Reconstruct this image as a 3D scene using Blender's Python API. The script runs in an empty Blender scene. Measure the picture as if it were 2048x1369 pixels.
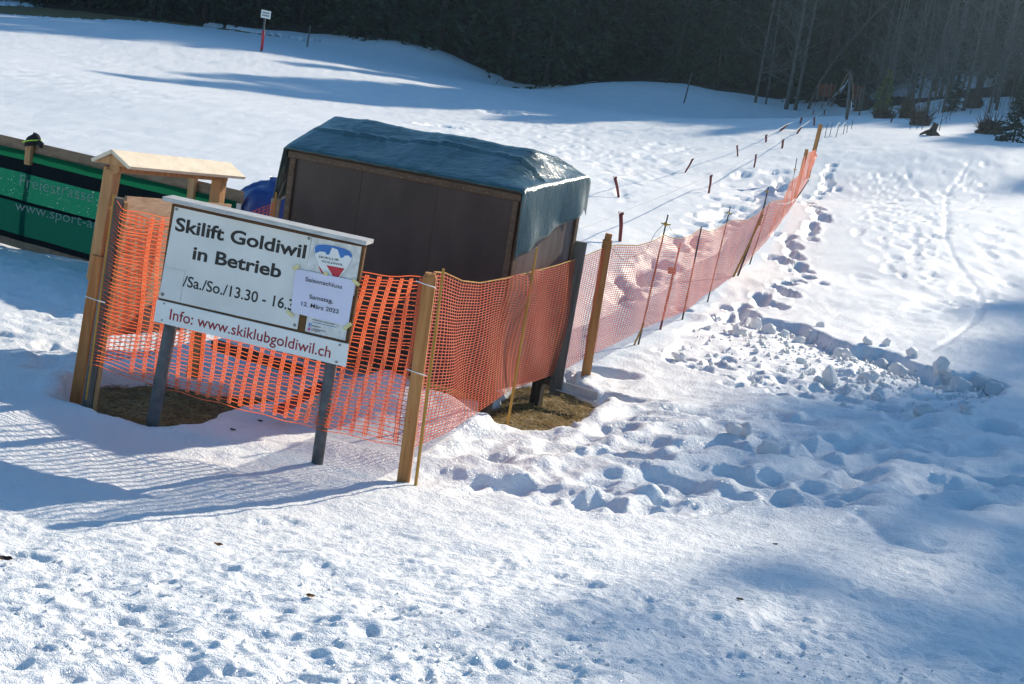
import bpy, math, random
import numpy as np
from mathutils import Vector, Matrix

random.seed(7)
rng = np.random.default_rng(11)
S = bpy.context.scene
COL = S.collection

# ------------------------------------------------------------------ camera, sky, sun, exposure
EYE = Vector((0, 0, 2.6))
PITCH, ROLL, FPX = math.radians(11.0), math.radians(9.0), 2844.4
R0 = Vector((1, 0, 0))
FW = Vector((0, math.cos(PITCH), -math.sin(PITCH)))
U0 = Vector((0, math.sin(PITCH), math.cos(PITCH)))
RT = math.cos(ROLL) * R0 + math.sin(ROLL) * U0
UP = -math.sin(ROLL) * R0 + math.cos(ROLL) * U0
cam_d = bpy.data.cameras.new('camera')
cam = bpy.data.objects.new('camera', cam_d)
COL.objects.link(cam)
cam_d.sensor_width = 36.0
cam_d.lens = 50.0
cam_d.clip_start = 0.1
cam_d.clip_end = 2000
cam.matrix_world = Matrix(((RT.x, UP.x, -FW.x, EYE.x), (RT.y, UP.y, -FW.y, EYE.y), (RT.z, UP.z, -FW.z, EYE.z), (0, 0, 0, 1)))
S.camera = cam

SUN_AZ, SUN_EL = math.radians(35.5), math.radians(24.8)      # right of straight ahead, above the horizon
SUN_DIR = Vector((math.sin(SUN_AZ) * math.cos(SUN_EL), math.cos(SUN_AZ) * math.cos(SUN_EL), math.sin(SUN_EL)))
W = bpy.data.worlds.new('World')
S.world = W
W.use_nodes = True
wn = W.node_tree
wn.nodes.clear()
sky = wn.nodes.new('ShaderNodeTexSky')
sky.sky_type = 'NISHITA'
sky.sun_disc = False
sky.sun_elevation = SUN_EL
sky.sun_rotation = SUN_AZ
sky.altitude = 1000
sky.air_density = 1.0
sky.dust_density = 0.6
sky.ozone_density = 1.2
bg = wn.nodes.new('ShaderNodeBackground')
bg.inputs['Strength'].default_value = 0.125
wo = wn.nodes.new('ShaderNodeOutputWorld')
hs = wn.nodes.new('ShaderNodeHueSaturation')
hs.inputs['Saturation'].default_value = 1.27
hs.inputs['Hue'].default_value = 0.493
wn.links.new(sky.outputs[0], hs.inputs['Color'])
wn.links.new(hs.outputs[0], bg.inputs['Color'])
wn.links.new(bg.outputs[0], wo.inputs['Surface'])
sun_d = bpy.data.lights.new('sun', 'SUN')
sun_d.energy = 5.0
sun_d.angle = math.radians(0.6)
sun_d.color = (1.0, 0.885, 0.71)
sun = bpy.data.objects.new('sun', sun_d)
COL.objects.link(sun)
sun.rotation_euler = SUN_DIR.to_track_quat('Z', 'Y').to_euler()
S.view_settings.view_transform = 'Standard'
S.view_settings.look = 'None'
S.view_settings.gamma = 1.0
S.view_settings.use_curve_mapping = False
S.view_settings.exposure = 0.50
S.render.engine = 'CYCLES'
S.cycles.use_denoising = True
S.cycles.max_bounces = 6
S.cycles.diffuse_bounces = 3
S.cycles.glossy_bounces = 2
S.cycles.transmission_bounces = 4
S.cycles.transparent_max_bounces = 12
S.cycles.volume_bounces = 0
S.cycles.sample_clamp_indirect = 4.0

# ------------------------------------------------------------------ survey helpers
def ray(px, py):
    return FW + (px - 1024) / FPX * RT - (py - 684.5) / FPX * UP

def at(px, py, Y):
    """the place seen at photo point (px, py) at the distance Y ahead of the camera"""
    d = ray(px, py)
    return EYE + d * (Y / d.y)

def atz(px, py, z):
    d = ray(px, py)
    return EYE + d * ((z - EYE.z) / d.z)

# ------------------------------------------------------------------ objects, parts, labels
def link(o, parent=None):
    COL.objects.link(o)
    if parent is not None:
        o.parent = parent
    return o

def thing(name, label, cat, loc=(0, 0, 0), group=None, rotz=0.0):
    o = bpy.data.objects.new(name, None)
    o.empty_display_size = 0.2
    link(o)
    o.location = loc
    o.rotation_euler = (0, 0, rotz)
    tag(o, label, cat, group)
    return o

def tag(o, label=None, cat=None, group=None, kind=None):
    if label: o['label'] = label
    if cat: o['category'] = cat
    if group: o['group'] = group
    if kind: o['kind'] = kind
    return o

def world_loc(o):
    v = Vector((0, 0, 0))
    while o is not None:
        v += Vector(o.location)
        o = o.parent
    return v

def mesh_np(name, verts, faces, mat, smooth=False):
    """faces: int array (n,4) or (n,3) or a list of tuples"""
    me = bpy.data.meshes.new(name)
    verts = np.asarray(verts, dtype=np.float32).reshape(-1, 3)
    if isinstance(faces, np.ndarray):
        k = faces.shape[1]
        me.vertices.add(len(verts))
        me.vertices.foreach_set('co', verts.ravel())
        me.loops.add(faces.size)
        me.loops.foreach_set('vertex_index', faces.ravel().astype(np.int32))
        me.polygons.add(len(faces))
        me.polygons.foreach_set('loop_start', (np.arange(len(faces)) * k).astype(np.int32))
        me.polygons.foreach_set('loop_total', np.full(len(faces), k, dtype=np.int32))
        me.update(calc_edges=True)
    else:
        me.from_pydata([tuple(map(float, v)) for v in verts], [], faces)
        me.update()
    if mat is not None:
        me.materials.append(mat)
    if smooth:
        me.polygons.foreach_set('use_smooth', np.ones(len(me.polygons), dtype=bool))
    return me

class MB:
    """collects shapes in world coordinates; build() links them as ONE mesh object"""
    def __init__(s):
        s.v, s.f = [], []

    def add(s, vs, fs):
        n = len(s.v)
        s.v += [tuple(v) for v in vs]
        s.f += [tuple(i + n for i in f) for f in fs]

    def box(s, c, hx, hy, hz, ax=None):
        c = Vector(c)
        X, Y, Z = ax or (Vector((1, 0, 0)), Vector((0, 1, 0)), Vector((0, 0, 1)))
        vs = [c + X * (hx * i) + Y * (hy * j) + Z * (hz * k) for i in (-1, 1) for j in (-1, 1) for k in (-1, 1)]
        s.add(vs, [(0, 1, 3, 2), (4, 6, 7, 5), (0, 4, 5, 1), (2, 3, 7, 6), (0, 2, 6, 4), (1, 5, 7, 3)])

    def beam(s, p0, p1, w, d, side, ch=0.006):
        """a sawn timber from p0 to p1, w wide along side, d deep, edges chamfered"""
        p0, p1, side = Vector(p0), Vector(p1), Vector(side)
        a = (p1 - p0).normalized()
        side = (side - a * side.dot(a)).normalized()
        b = a.cross(side)
        hw, hd = w / 2, d / 2
        ch = min(ch, hw * .45, hd * .45)
        prof = [(hw - ch, hd), (hw, hd - ch), (hw, -hd + ch), (hw - ch, -hd), (-hw + ch, -hd), (-hw, -hd + ch), (-hw, hd - ch), (-hw + ch, hd)]
        vs = [p + side * x + b * y for p in (p0, p1) for x, y in prof]
        n = 8
        fs = [(i, (i + 1) % n, n + (i + 1) % n, n + i) for i in range(n)]
        fs += [tuple(range(n - 1, -1, -1)), tuple(range(n, 2 * n))]
        s.add(vs, fs)

    def tube(s, pts, rad, n=8, caps=True):
        pts = [Vector(p) for p in pts]
        if not hasattr(rad, '__len__'):
            rad = [rad] * len(pts)
        vs, fs = [], []
        for i, p in enumerate(pts):
            t = (pts[min(i + 1, len(pts) - 1)] - pts[max(i - 1, 0)]).normalized()
            u = t.orthogonal().normalized() if i == 0 else (u - t * u.dot(t)).normalized()
            w = t.cross(u)
            for k in range(n):
                a = 2 * math.pi * k / n
                vs.append(p + (u * math.cos(a) + w * math.sin(a)) * rad[i])
        for i in range(len(pts) - 1):
            for k in range(n):
                fs.append((i * n + k, i * n + (k + 1) % n, (i + 1) * n + (k + 1) % n, (i + 1) * n + k))
        if caps:
            fs.append(tuple(range(n - 1, -1, -1)))
            fs.append(tuple(range((len(pts) - 1) * n, len(pts) * n)))
        s.add(vs, fs)

    def plate(s, poly, nrm, th):
        """a flat plate: polygon (world points) given thickness th along nrm"""
        nrm = Vector(nrm).normalized()
        n = len(poly)
        vs = [Vector(p) for p in poly] + [Vector(p) - nrm * th for p in poly]
        fs = [tuple(range(n)), tuple(range(2 * n - 1, n - 1, -1))]
        fs += [(i, n + i, n + (i + 1) % n, (i + 1) % n) for i in range(n)]
        s.add(vs, fs)

    def build(s, name, mat, parent=None, smooth=False):
        off = world_loc(parent) if parent is not None else Vector((0, 0, 0))
        me = mesh_np(name, [Vector(v) - off for v in s.v], s.f, mat, smooth)
        o = bpy.data.objects.new(name, me)
        link(o, parent)
        return o

    def build_top(s, name, mat, base, label, cat, group=None, smooth=False):
        base = Vector(base)
        me = mesh_np(name, [Vector(v) - base for v in s.v], s.f, mat, smooth)
        o = bpy.data.objects.new(name, me)
        o.location = base
        link(o)
        tag(o, label, cat, group)
        return o

def put(name, me, parent=None):
    o = bpy.data.objects.new(name, me)
    link(o, parent)
    return o

# ------------------------------------------------------------------ materials
def new_mat(name):
    m = bpy.data.materials.new(name)
    m.use_nodes = True
    nt = m.node_tree
    nt.nodes.clear()
    out = nt.nodes.new('ShaderNodeOutputMaterial')
    return m, nt, out

def N(nt, t, **kw):
    n = nt.nodes.new(t)
    for k, v in kw.items():
        if k in n.inputs:
            n.inputs[k].default_value = v
        else:
            setattr(n, k, v)
    return n

def noise(nt, scale, detail=3, rough=.55, coord='Object', stretch=None, dist=0.0):
    tc = N(nt, 'ShaderNodeTexCoord')
    mp = N(nt, 'ShaderNodeMapping')
    if stretch: mp.inputs['Scale'].default_value = stretch
    nt.links.new(tc.outputs[coord], mp.inputs[0])
    n = N(nt, 'ShaderNodeTexNoise', Scale=scale, Detail=detail, Roughness=rough, Distortion=dist)
    nt.links.new(mp.outputs[0], n.inputs['Vector'])
    return n

def ramp(nt, src, stops):
    r = N(nt, 'ShaderNodeValToRGB')
    e = r.color_ramp.elements
    while len(e) < len(stops): e.new(0.5)
    for i, (p, c) in enumerate(stops):
        e[i].position = p
        e[i].color = (*c, 1) if len(c) == 3 else c
    nt.links.new(src, r.inputs[0])
    return r

def varied(name, c0, c1, rough=.6, scale=6, stretch=None, bump=0.0, bscale=60, spec=.4, metal=0.0, detail=4, lo=.35, hi=.65, transl=0.0, coat=0.0):
    m, nt, out = new_mat(name)
    p = N(nt, 'ShaderNodeBsdfPrincipled', Roughness=rough, Metallic=metal)
    p.inputs['Specular IOR Level'].default_value = spec
    p.inputs['Coat Weight'].default_value = coat
    n = noise(nt, scale, detail, stretch=stretch)
    r = ramp(nt, n.outputs[0], [(lo, c0), (hi, c1)])
    nt.links.new(r.outputs[0], p.inputs['Base Color'])
    if bump > 0:
        b = N(nt, 'ShaderNodeBump', Strength=bump, Distance=.01)
        n2 = noise(nt, bscale, 4, stretch=stretch)
        nt.links.new(n2.outputs[0], b.inputs['Height'])
        nt.links.new(b.outputs[0], p.inputs['Normal'])
    sh = p.outputs[0]
    if transl > 0:
        t = N(nt, 'ShaderNodeBsdfTranslucent')
        nt.links.new(r.outputs[0], t.inputs['Color'])
        mx = N(nt, 'ShaderNodeMixShader', Fac=transl)
        nt.links.new(sh, mx.inputs[1])
        nt.links.new(t.outputs[0], mx.inputs[2])
        sh = mx.outputs[0]
    nt.links.new(sh, out.inputs['Surface'])
    return m

def wood(name, c0, c1, axis='z', rough=.7):
    st = {'z': (1, 1, .08), 'x': (.08, 1, 1), 'y': (1, .08, 1), 'xy': (.25, .25, 1)}[axis]
    return varied(name, c0, c1, rough, 28, st, bump=.35, bscale=70, spec=.25, detail=5, lo=.3, hi=.7)

M = {}
M['post_wood'] = wood('post_wood', (.34, .14, .042), (.54, .265, .10))
M['stake_wood'] = wood('stake_wood', (.36, .17, .03), (.55, .30, .07))
M['grey_wood'] = wood('grey_wood', (.09, .08, .07), (.19, .17, .15))
M['kiosk_wood'] = wood('kiosk_wood', (.36, .175, .07), (.52, .29, .135))
M['pale_wood'] = wood('pale_wood', (.60, .50, .37), (.72, .62, .48), 'xy')
M['panel_wood'] = wood('panel_wood', (.32, .20, .125), (.46, .32, .21), 'xy')
M['rail_wood'] = wood('rail_wood', (.17, .105, .065), (.27, .18, .115), 'xy')
M['dark_pole'] = wood('dark_pole', (.05, .04, .032), (.10, .08, .065))
M['sign_wood'] = wood('sign_wood', (.085, .04, .015), (.15, .075, .03), 'xy')
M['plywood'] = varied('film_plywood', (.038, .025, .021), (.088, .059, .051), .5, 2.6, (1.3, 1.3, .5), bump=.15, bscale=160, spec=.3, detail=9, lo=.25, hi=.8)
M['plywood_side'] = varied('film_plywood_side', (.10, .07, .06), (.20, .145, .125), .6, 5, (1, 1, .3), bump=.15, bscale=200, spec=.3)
M['batten'] = wood('batten', (.09, .055, .035), (.15, .095, .06), 'xy')
M['galv'] = varied('galvanised_steel', (.075, .08, .085), (.13, .135, .14), .6, 14, bump=.05, metal=.2, spec=.4)
M['cap'] = varied('weathered_cap', (.38, .38, .37), (.55, .55, .53), .6, 40, (.2, 1, 1), bump=.15)
M['enamel'] = varied('white_enamel', (.60, .61, .59), (.68, .69, .67), .35, 3, bump=.02, spec=.5)
M['strip'] = varied('white_strip', (.70, .71, .69), (.76, .77, .75), .35, 3, spec=.5)
M['logo_sheet'] = varied('weathered_sheet', (.50, .51, .50), (.68, .69, .67), .4, 22, bump=.05, spec=.5)
M['paper'] = varied('lilac_paper', (.60, .60, .74), (.66, .66, .80), .6, 2, spec=.3)
M['tape'] = varied('masking_tape', (.60, .54, .24), (.70, .63, .32), .6, 30)
M['black'] = varied('black_print', (.012, .012, .012), (.02, .02, .02), .5, 10)
M['red'] = varied('red_print', (.26, .012, .02), (.33, .018, .028), .5, 10)
M['logo_blue'] = varied('blue_print', (.03, .14, .42), (.04, .17, .48), .5, 10)
M['logo_red'] = varied('logo_red_print', (.45, .02, .035), (.52, .03, .05), .5, 10)
M['logo_white'] = varied('white_print', (.72, .73, .72), (.76, .77, .76), .5, 10)
M['grey_print'] = varied('grey_print', (.10, .10, .11), (.14, .14, .15), .5, 10)
M['link_print'] = varied('link_print', (.18, .26, .42), (.22, .30, .46), .5, 10)
M['pink_print'] = varied('pink_print', (.42, .07, .25), (.50, .10, .30), .5, 10)
M['screw'] = varied('screw_metal', (.16, .16, .15), (.26, .26, .25), .4, 40, metal=.7)
M['orange'] = varied('orange_plastic', (.72, .115, .04), (.82, .17, .065), .42, 8, spec=.4, transl=.5)
M['orange_band'] = varied('orange_band_plastic', (.78, .155, .06), (.86, .22, .095), .45, 8, spec=.4, transl=.48)
M['orange_pink'] = varied('faded_orange_plastic', (.80, .155, .07), (.88, .23, .115), .42, 8, spec=.4, transl=.5)
M['tow_red'] = varied('weathered_red', (.14, .022, .022), (.24, .04, .035), .6, 20)
M['red_wrap'] = varied('red_wrap', (.45, .02, .03), (.58, .035, .05), .5, 8)
M['white_tape'] = varied('white_tape', (.84, .85, .85), (.90, .91, .91), .45, 5, transl=.5)
M['wire'] = varied('wire', (.10, .10, .10), (.18, .18, .17), .5, 20)
M['brass'] = varied('yellow_insulator', (.45, .25, .03), (.58, .34, .05), .5, 20)
M['knit'] = varied('black_knit', (.012, .012, .014), (.03, .03, .032), .9, 120, bump=.4, bscale=300)
M['neon'] = varied('neon_trim', (.45, .68, .05), (.55, .78, .08), .6, 20)
M['pvc'] = varied('white_channel', (.55, .55, .53), (.68, .68, .66), .4, 12)
M['bark'] = varied('spruce_bark', (.035, .026, .02), (.075, .058, .045), .9, 12, (1, 1, .3), bump=.5, bscale=30)
M['pale_bark'] = varied('pale_bark', (.05, .046, .04), (.12, .115, .105), .85, 9, (1, 1, .25), bump=.3, bscale=30)
M['needles'] = varied('spruce_needles', (.011, .022, .011), (.030, .048, .022), .7, 1.2, transl=.12)
M['young_needles'] = varied('young_needles', (.09, .11, .03), (.18, .20, .06), .7, 3, transl=.4)
M['brush'] = varied('root_and_brush', (.035, .024, .017), (.10, .066, .045), .95, 6, bump=.6, bscale=25)
M['leaf'] = varied('dead_leaf', (.22, .09, .03), (.34, .15, .05), .7, 40)

M['clod_snow'] = varied('clod_snow', (.84, .86, .88), (.90, .91, .92), .5, 14, bump=.5, bscale=60, transl=.35)
# tarpaulins: woven, shiny, creased
def tarp_mat(name, c0, c1, rough, bs):
    m, nt, out = new_mat(name)
    p = N(nt, 'ShaderNodeBsdfPrincipled', Roughness=rough)
    p.inputs['Specular IOR Level'].default_value = .75
    p.inputs['Coat Weight'].default_value = .35
    p.inputs['Coat Roughness'].default_value = .22
    n = noise(nt, 3, 4)
    r = ramp(nt, n.outputs[0], [(.3, c0), (.7, c1)])
    nt.links.new(r.outputs[0], p.inputs['Base Color'])
    b1 = N(nt, 'ShaderNodeBump', Strength=.75, Distance=.025)
    n1 = noise(nt, bs, 5, .6, dist=.6, stretch=(1.0, 2.2, 1.0))
    nt.links.new(n1.outputs[0], b1.inputs['Height'])
    b2 = N(nt, 'ShaderNodeBump', Strength=.25, Distance=.004)
    n2 = noise(nt, 90, 3)
    nt.links.new(n2.outputs[0], b2.inputs['Height'])
    nt.links.new(b1.outputs[0], b2.inputs['Normal'])
    nt.links.new(b2.outputs[0], p.inputs['Normal'])
    nt.links.new(p.outputs[0], out.inputs['Surface'])
    return m
M['green_tarp'] = tarp_mat('green_tarpaulin', (.020, .060, .058), (.034, .086, .082), .24, 9)
M['blue_tarp'] = tarp_mat('blue_tarpaulin', (.012, .035, .19), (.02, .055, .26), .36, 6)

# banner net: fine perforated green fabric, the sun comes through it
def banner_mat(name, c, hole, tr):
    m, nt, out = new_mat(name)
    d = N(nt, 'ShaderNodeBsdfDiffuse', Color=(*c, 1))
    t = N(nt, 'ShaderNodeBsdfTranslucent', Color=(*c, 1))
    mx = N(nt, 'ShaderNodeMixShader', Fac=tr)
    nt.links.new(d.outputs[0], mx.inputs[1])
    nt.links.new(t.outputs[0], mx.inputs[2])
    tp = N(nt, 'ShaderNodeBsdfTransparent')
    n = noise(nt, 75, 1)
    r = ramp(nt, n.outputs[0], [(hole, (0, 0, 0)), (hole + .03, (1, 1, 1))])
    m2 = N(nt, 'ShaderNodeMixShader')
    nt.links.new(r.outputs[0], m2.inputs[0])
    nt.links.new(mx.outputs[0], m2.inputs[1])
    nt.links.new(tp.outputs[0], m2.inputs[2])
    nt.links.new(m2.outputs[0], out.inputs['Surface'])
    return m
M['banner'] = banner_mat('green_banner_mesh', (.006, .085, .055), .73, .5)
M['banner_deep'] = banner_mat('deep_green_banner', (.004, .052, .04), .82, .35)
M['banner_top'] = banner_mat('bright_green_banner', (.005, .075, .038), .82, .5)
M['banner_black'] = banner_mat('black_banner', (.006, .010, .013), .9, .1)
M['banner_text'] = varied('banner_lettering', (.13, .18, .17), (.20, .25, .24), .7, 30)

# snow: coarse wet grains, a little sparkle
def snow_mat():
    m, nt, out = new_mat('snow')
    p = N(nt, 'ShaderNodeBsdfPrincipled', Roughness=.55)
    p.inputs['Specular IOR Level'].default_value = .35
    n = noise(nt, .9, 5)
    r = ramp(nt, n.outputs[0], [(.3, (.80, .83, .86)), (.65, (.88, .895, .91))])
    nt.links.new(r.outputs[0], p.inputs['Base Color'])
    b1 = N(nt, 'ShaderNodeBump', Strength=.8, Distance=.02)
    n1 = noise(nt, 38, 4, .65)
    nt.links.new(n1.outputs[0], b1.inputs['Height'])
    b2 = N(nt, 'ShaderNodeBump', Strength=.8, Distance=.006)
    n2 = noise(nt, 170, 2, .6)
    nt.links.new(n2.outputs[0], b2.inputs['Height'])
    nt.links.new(b1.outputs[0], b2.inputs['Normal'])
    nt.links.new(b2.outputs[0], p.inputs['Normal'])
    # sparkle: single crystal faces, each with its own tilt
    g = N(nt, 'ShaderNodeBsdfGlossy', Roughness=.22)
    tc = N(nt, 'ShaderNodeTexCoord')
    v = N(nt, 'ShaderNodeTexVoronoi', Scale=260)
    nt.links.new(tc.outputs['Object'], v.inputs['Vector'])
    sub = N(nt, 'ShaderNodeVectorMath', operation='SUBTRACT')
    sub.inputs[1].default_value = (.5, .5, .1)
    nt.links.new(v.outputs['Color'], sub.inputs[0])
    nm = N(nt, 'ShaderNodeVectorMath', operation='NORMALIZE')
    nt.links.new(sub.outputs[0], nm.inputs[0])
    nt.links.new(nm.outputs[0], g.inputs['Normal'])
    mx = N(nt, 'ShaderNodeMixShader', Fac=.022)
    nt.links.new(p.outputs[0], mx.inputs[1])
    nt.links.new(g.outputs[0], mx.inputs[2])
    nt.links.new(mx.outputs[0], out.inputs['Surface'])
    return m
M['snow'] = snow_mat()
M['turf'] = varied('dead_turf', (.085, .058, .028), (.30, .21, .085), .95, 22, bump=.8, bscale=55, detail=6)
M['straw'] = varied('straw', (.26, .18, .07), (.48, .36, .16), .8, 5, transl=.25)
M['forest_floor'] = varied('forest_floor', (.020, .014, .009), (.05, .034, .022), .95, 1.2, bump=.5, bscale=6)

# ------------------------------------------------------------------ numpy noise
def vnoise(x, y, seed=0):
    xi = np.floor(x).astype(np.int64)
    yi = np.floor(y).astype(np.int64)
    fx, fy = x - xi, y - yi
    fx = fx * fx * fx * (fx * (fx * 6 - 15) + 10)
    fy = fy * fy * fy * (fy * (fy * 6 - 15) + 10)
    def h(a, b):
        n = (a * 374761393 + b * 668265263 + seed * 1442695041) & 0xFFFFFFFF
        n = ((n ^ (n >> 13)) * 1274126177) & 0xFFFFFFFF
        n = (n ^ (n >> 16)) & 0xFFFF
        return n / 32767.5 - 1.0
    a, b, c, d = h(xi, yi), h(xi + 1, yi), h(xi, yi + 1), h(xi + 1, yi + 1)
    return (a * (1 - fx) + b * fx) * (1 - fy) + (c * (1 - fx) + d * fx) * fy

def fbm(x, y, lam, octs=3, seed=0, gain=.5):
    s, a, tot = 0, 1.0, 0
    for o in range(octs):
        ca, sa = math.cos(o * 1.1 + .4), math.sin(o * 1.1 + .4)
        s = s + a * vnoise((x * ca - y * sa) / lam + 17.3 * o, (x * sa + y * ca) / lam - 9.1 * o, seed + o)
        tot += a
        a *= gain
        lam *= .5
    return s / tot

# ------------------------------------------------------------------ terrain: surveyed points, thin-plate surface
ctrl = []
for px, py, Y in [(0, 1369, 3.8), (1024, 1369, 4.3), (2048, 1369, 5.6), (160, 795, 9.15), (800, 965, 8.4), (633, 925, 8.5),
                  (1172, 755, 12.9), (1278, 690, 14.8), (1366, 640, 17.3), (1415, 605, 19.8), (1500, 530, 25), (1600, 395, 42), (1640, 330, 50),
                  (1240, 483, 24), (1420, 385, 37), (1510, 333, 48), (1602, 250, 92), (1690, 237, 100), (523, 100, 80), (0, 492, 15.6), (190, 525, 14.8),
                  (0, 30, 82), (1024, 180, 110), (1180, 168, 108), (870, 102, 112), (620, 70, 112), (1400, 183, 105), (1024, 215, 76), (1024, 300, 43), (700, 200, 66),
                  (2048, 285, 62), (1900, 300, 50), (2048, 430, 34), (2048, 620, 21), (2048, 800, 14.2), (2048, 1000, 9.7), (1862, 268, 62), (1768, 232, 76),
                  (1900, 195, 95), (2048, 215, 92), (1700, 300, 56), (1500, 900, 10.4), (300, 200, 38), (0, 200, 34)]:
    p = at(px, py, Y)
    ctrl.append((p.x, p.y, p.z))
ctrl += [(-.3, 11, -.10), (-2.5, 12.5, -.14), (-.6, 6.4, .22), (-2.0, 6.5, .10), (-2.6, 5.8, .18), (-4.5, 8, .12), (2.2, 8, .2), (4.5, 4, .7), (-4, 3, .8), (-12, 20, -.2),
         (60, 60, 9), (-70, 80, -1.5), (30, 25, 2.0), (-20, 5, .2), (0, -8, 1.0), (25, -5, 1.6), (60, 110, 12)]
CT = np.array(ctrl)
def _tps(r2):
    return np.where(r2 > 1e-9, r2 * np.log(np.maximum(r2, 1e-9)), 0) * .5
SC = 20.0
n = len(CT)
PX = CT[:, :2] / SC
K = _tps(((PX[:, None] - PX[None]) ** 2).sum(-1)) + np.eye(n) * .0015
P3 = np.c_[np.ones(n), PX]
A = np.block([[K, P3], [P3.T, np.zeros((3, 3))]])
WT = np.linalg.solve(A, np.r_[CT[:, 2], np.zeros(3)])

def edge_y(x):
    return np.interp(x, [-90, -40, -10, 5, 20, 32, 60, 100], [112, 112, 113, 110, 104, 99, 88, 70])

def base(x, y):
    x = np.asarray(x, dtype=float)
    y = np.asarray(y, dtype=float)
    sh = x.shape
    xf, yf = x.ravel() / SC, y.ravel() / SC
    z = WT[n] + WT[n + 1] * xf + WT[n + 2] * yf
    for i in range(n):
        z = z + WT[i] * _tps((xf - PX[i, 0]) ** 2 + (yf - PX[i, 1]) ** 2)
    z = z.reshape(sh)
    over = np.maximum(0, y - edge_y(x) - 3)
    return z + over * .26 * (1 - np.exp(-over / 12))

def base1(x, y):
    return float(base(np.array([x]), np.array([y]))[0])

def hit(px, py, lift=0.0):
    """where the sight line through photo point (px, py) meets the ground"""
    d = ray(px, py)
    ts = np.concatenate([np.linspace(2.5, 30, 700), np.linspace(30.1, 160, 900)])
    z = EYE.z + d.z / d.y * ts - base(d.x / d.y * ts, ts) - lift
    i = np.argmax(z < 0)
    if z[i] >= 0: i = len(ts) - 1
    t = ts[i] if i == 0 else ts[i - 1] + (ts[i] - ts[i - 1]) * z[i - 1] / (z[i - 1] - z[i])
    p = EYE + d * (t / d.y)
    return Vector((p.x, p.y, base1(p.x, p.y)))

# --- bare patches where the snow has melted
def poly_mask(x, y, poly):
    inside = np.zeros(x.shape, bool)
    d2 = np.full(x.shape, 1e9)
    m = len(poly)
    for i in range(m):
        x0, y0 = poly[i]
        x1, y1 = poly[(i + 1) % m]
        c = ((y0 > y) != (y1 > y)) & (x < (x1 - x0) * (y - y0) / (y1 - y0 + 1e-12) + x0)
        inside ^= c
        t = np.clip(((x - x0) * (x1 - x0) + (y - y0) * (y1 - y0)) / ((x1 - x0) ** 2 + (y1 - y0) ** 2 + 1e-12), 0, 1)
        d2 = np.minimum(d2, (x - x0 - t * (x1 - x0)) ** 2 + (y - y0 - t * (y1 - y0)) ** 2)
    d = np.sqrt(d2)
    return np.where(inside, -d, d)

def px_poly(pts):
    return [tuple(hit(a, b)[:2]) for a, b in pts]
PATCHES = [px_poly([(104, 800), (130, 764), (205, 743), (330, 742), (450, 762), (600, 772), (615, 790), (540, 808), (440, 830), (385, 848), (300, 858), (190, 822)]),
           px_poly([(480, 700), (720, 715), (840, 770), (900, 800), (1000, 800), (940, 730), (700, 670), (520, 660)]),
           px_poly([(925, 820), (1035, 752), (1100, 736), (1165, 768), (1210, 795), (1165, 840), (1090, 854), (995, 846)]),
           px_poly([(1125, 745), (1160, 738), (1172, 752), (1150, 770), (1120, 765)])]
FAR_DIRT = [px_poly([(-60, 22), (90, 34), (280, 40), (430, 55), (640, 82), (430, 46), (300, 20), (120, 6), (-60, 4)])]

EDGE = [tuple(hit(a, b)[:2]) for a, b in [(1470, 625), (1520, 636), (1600, 645), (1660, 672), (1700, 690), (1770, 698), (1830, 722), (1880, 742), (1950, 742), (2080, 770)]]
BREAK = px_poly([(1460, 628), (1520, 638), (1600, 648), (1660, 675), (1700, 693), (1770, 700), (1830, 724), (1880, 744), (1950, 746), (2010, 770), (1980, 805), (1800, 830), (1600, 800), (1460, 760), (1330, 720), (1360, 660)])
ROUGH = px_poly([(890, 850), (1000, 850), (1200, 810), (1400, 760), (2200, 830), (2200, 1010), (1600, 1010), (1300, 1000), (1000, 1000), (880, 930)])
TRENCH = [tuple(hit(a, b)[:2]) for a, b in [(1940, 322), (1925, 345), (1897, 380), (1892, 420), (1890, 480), (1905, 510), (1925, 545), (1955, 580), (1965, 610), (1950, 640), (1900, 680), (1860, 700)]]
TRENCH2 = [tuple(hit(a, b)[:2]) for a, b in [(1810, 335), (1820, 360), (1830, 375), (1850, 395), (1870, 410)]]
TRENCH3 = [tuple(hit(a, b)[:2]) for a, b in [(1715, 1025), (1740, 1045), (1780, 1080), (1860, 1105)]]

def seg_dist(x, y, line):
    d2 = np.full(x.shape, 1e9)
    for (x0, y0), (x1, y1) in zip(line[:-1], line[1:]):
        t = np.clip(((x - x0) * (x1 - x0) + (y - y0) * (y1 - y0)) / ((x1 - x0) ** 2 + (y1 - y0) ** 2 + 1e-12), 0, 1)
        d2 = np.minimum(d2, (x - x0 - t * (x1 - x0)) ** 2 + (y - y0 - t * (y1 - y0)) ** 2)
    return np.sqrt(d2)

def sstep(a, b, v):
    t = np.clip((v - a) / (b - a), 0, 1)
    return t * t * (3 - 2 * t)

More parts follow.
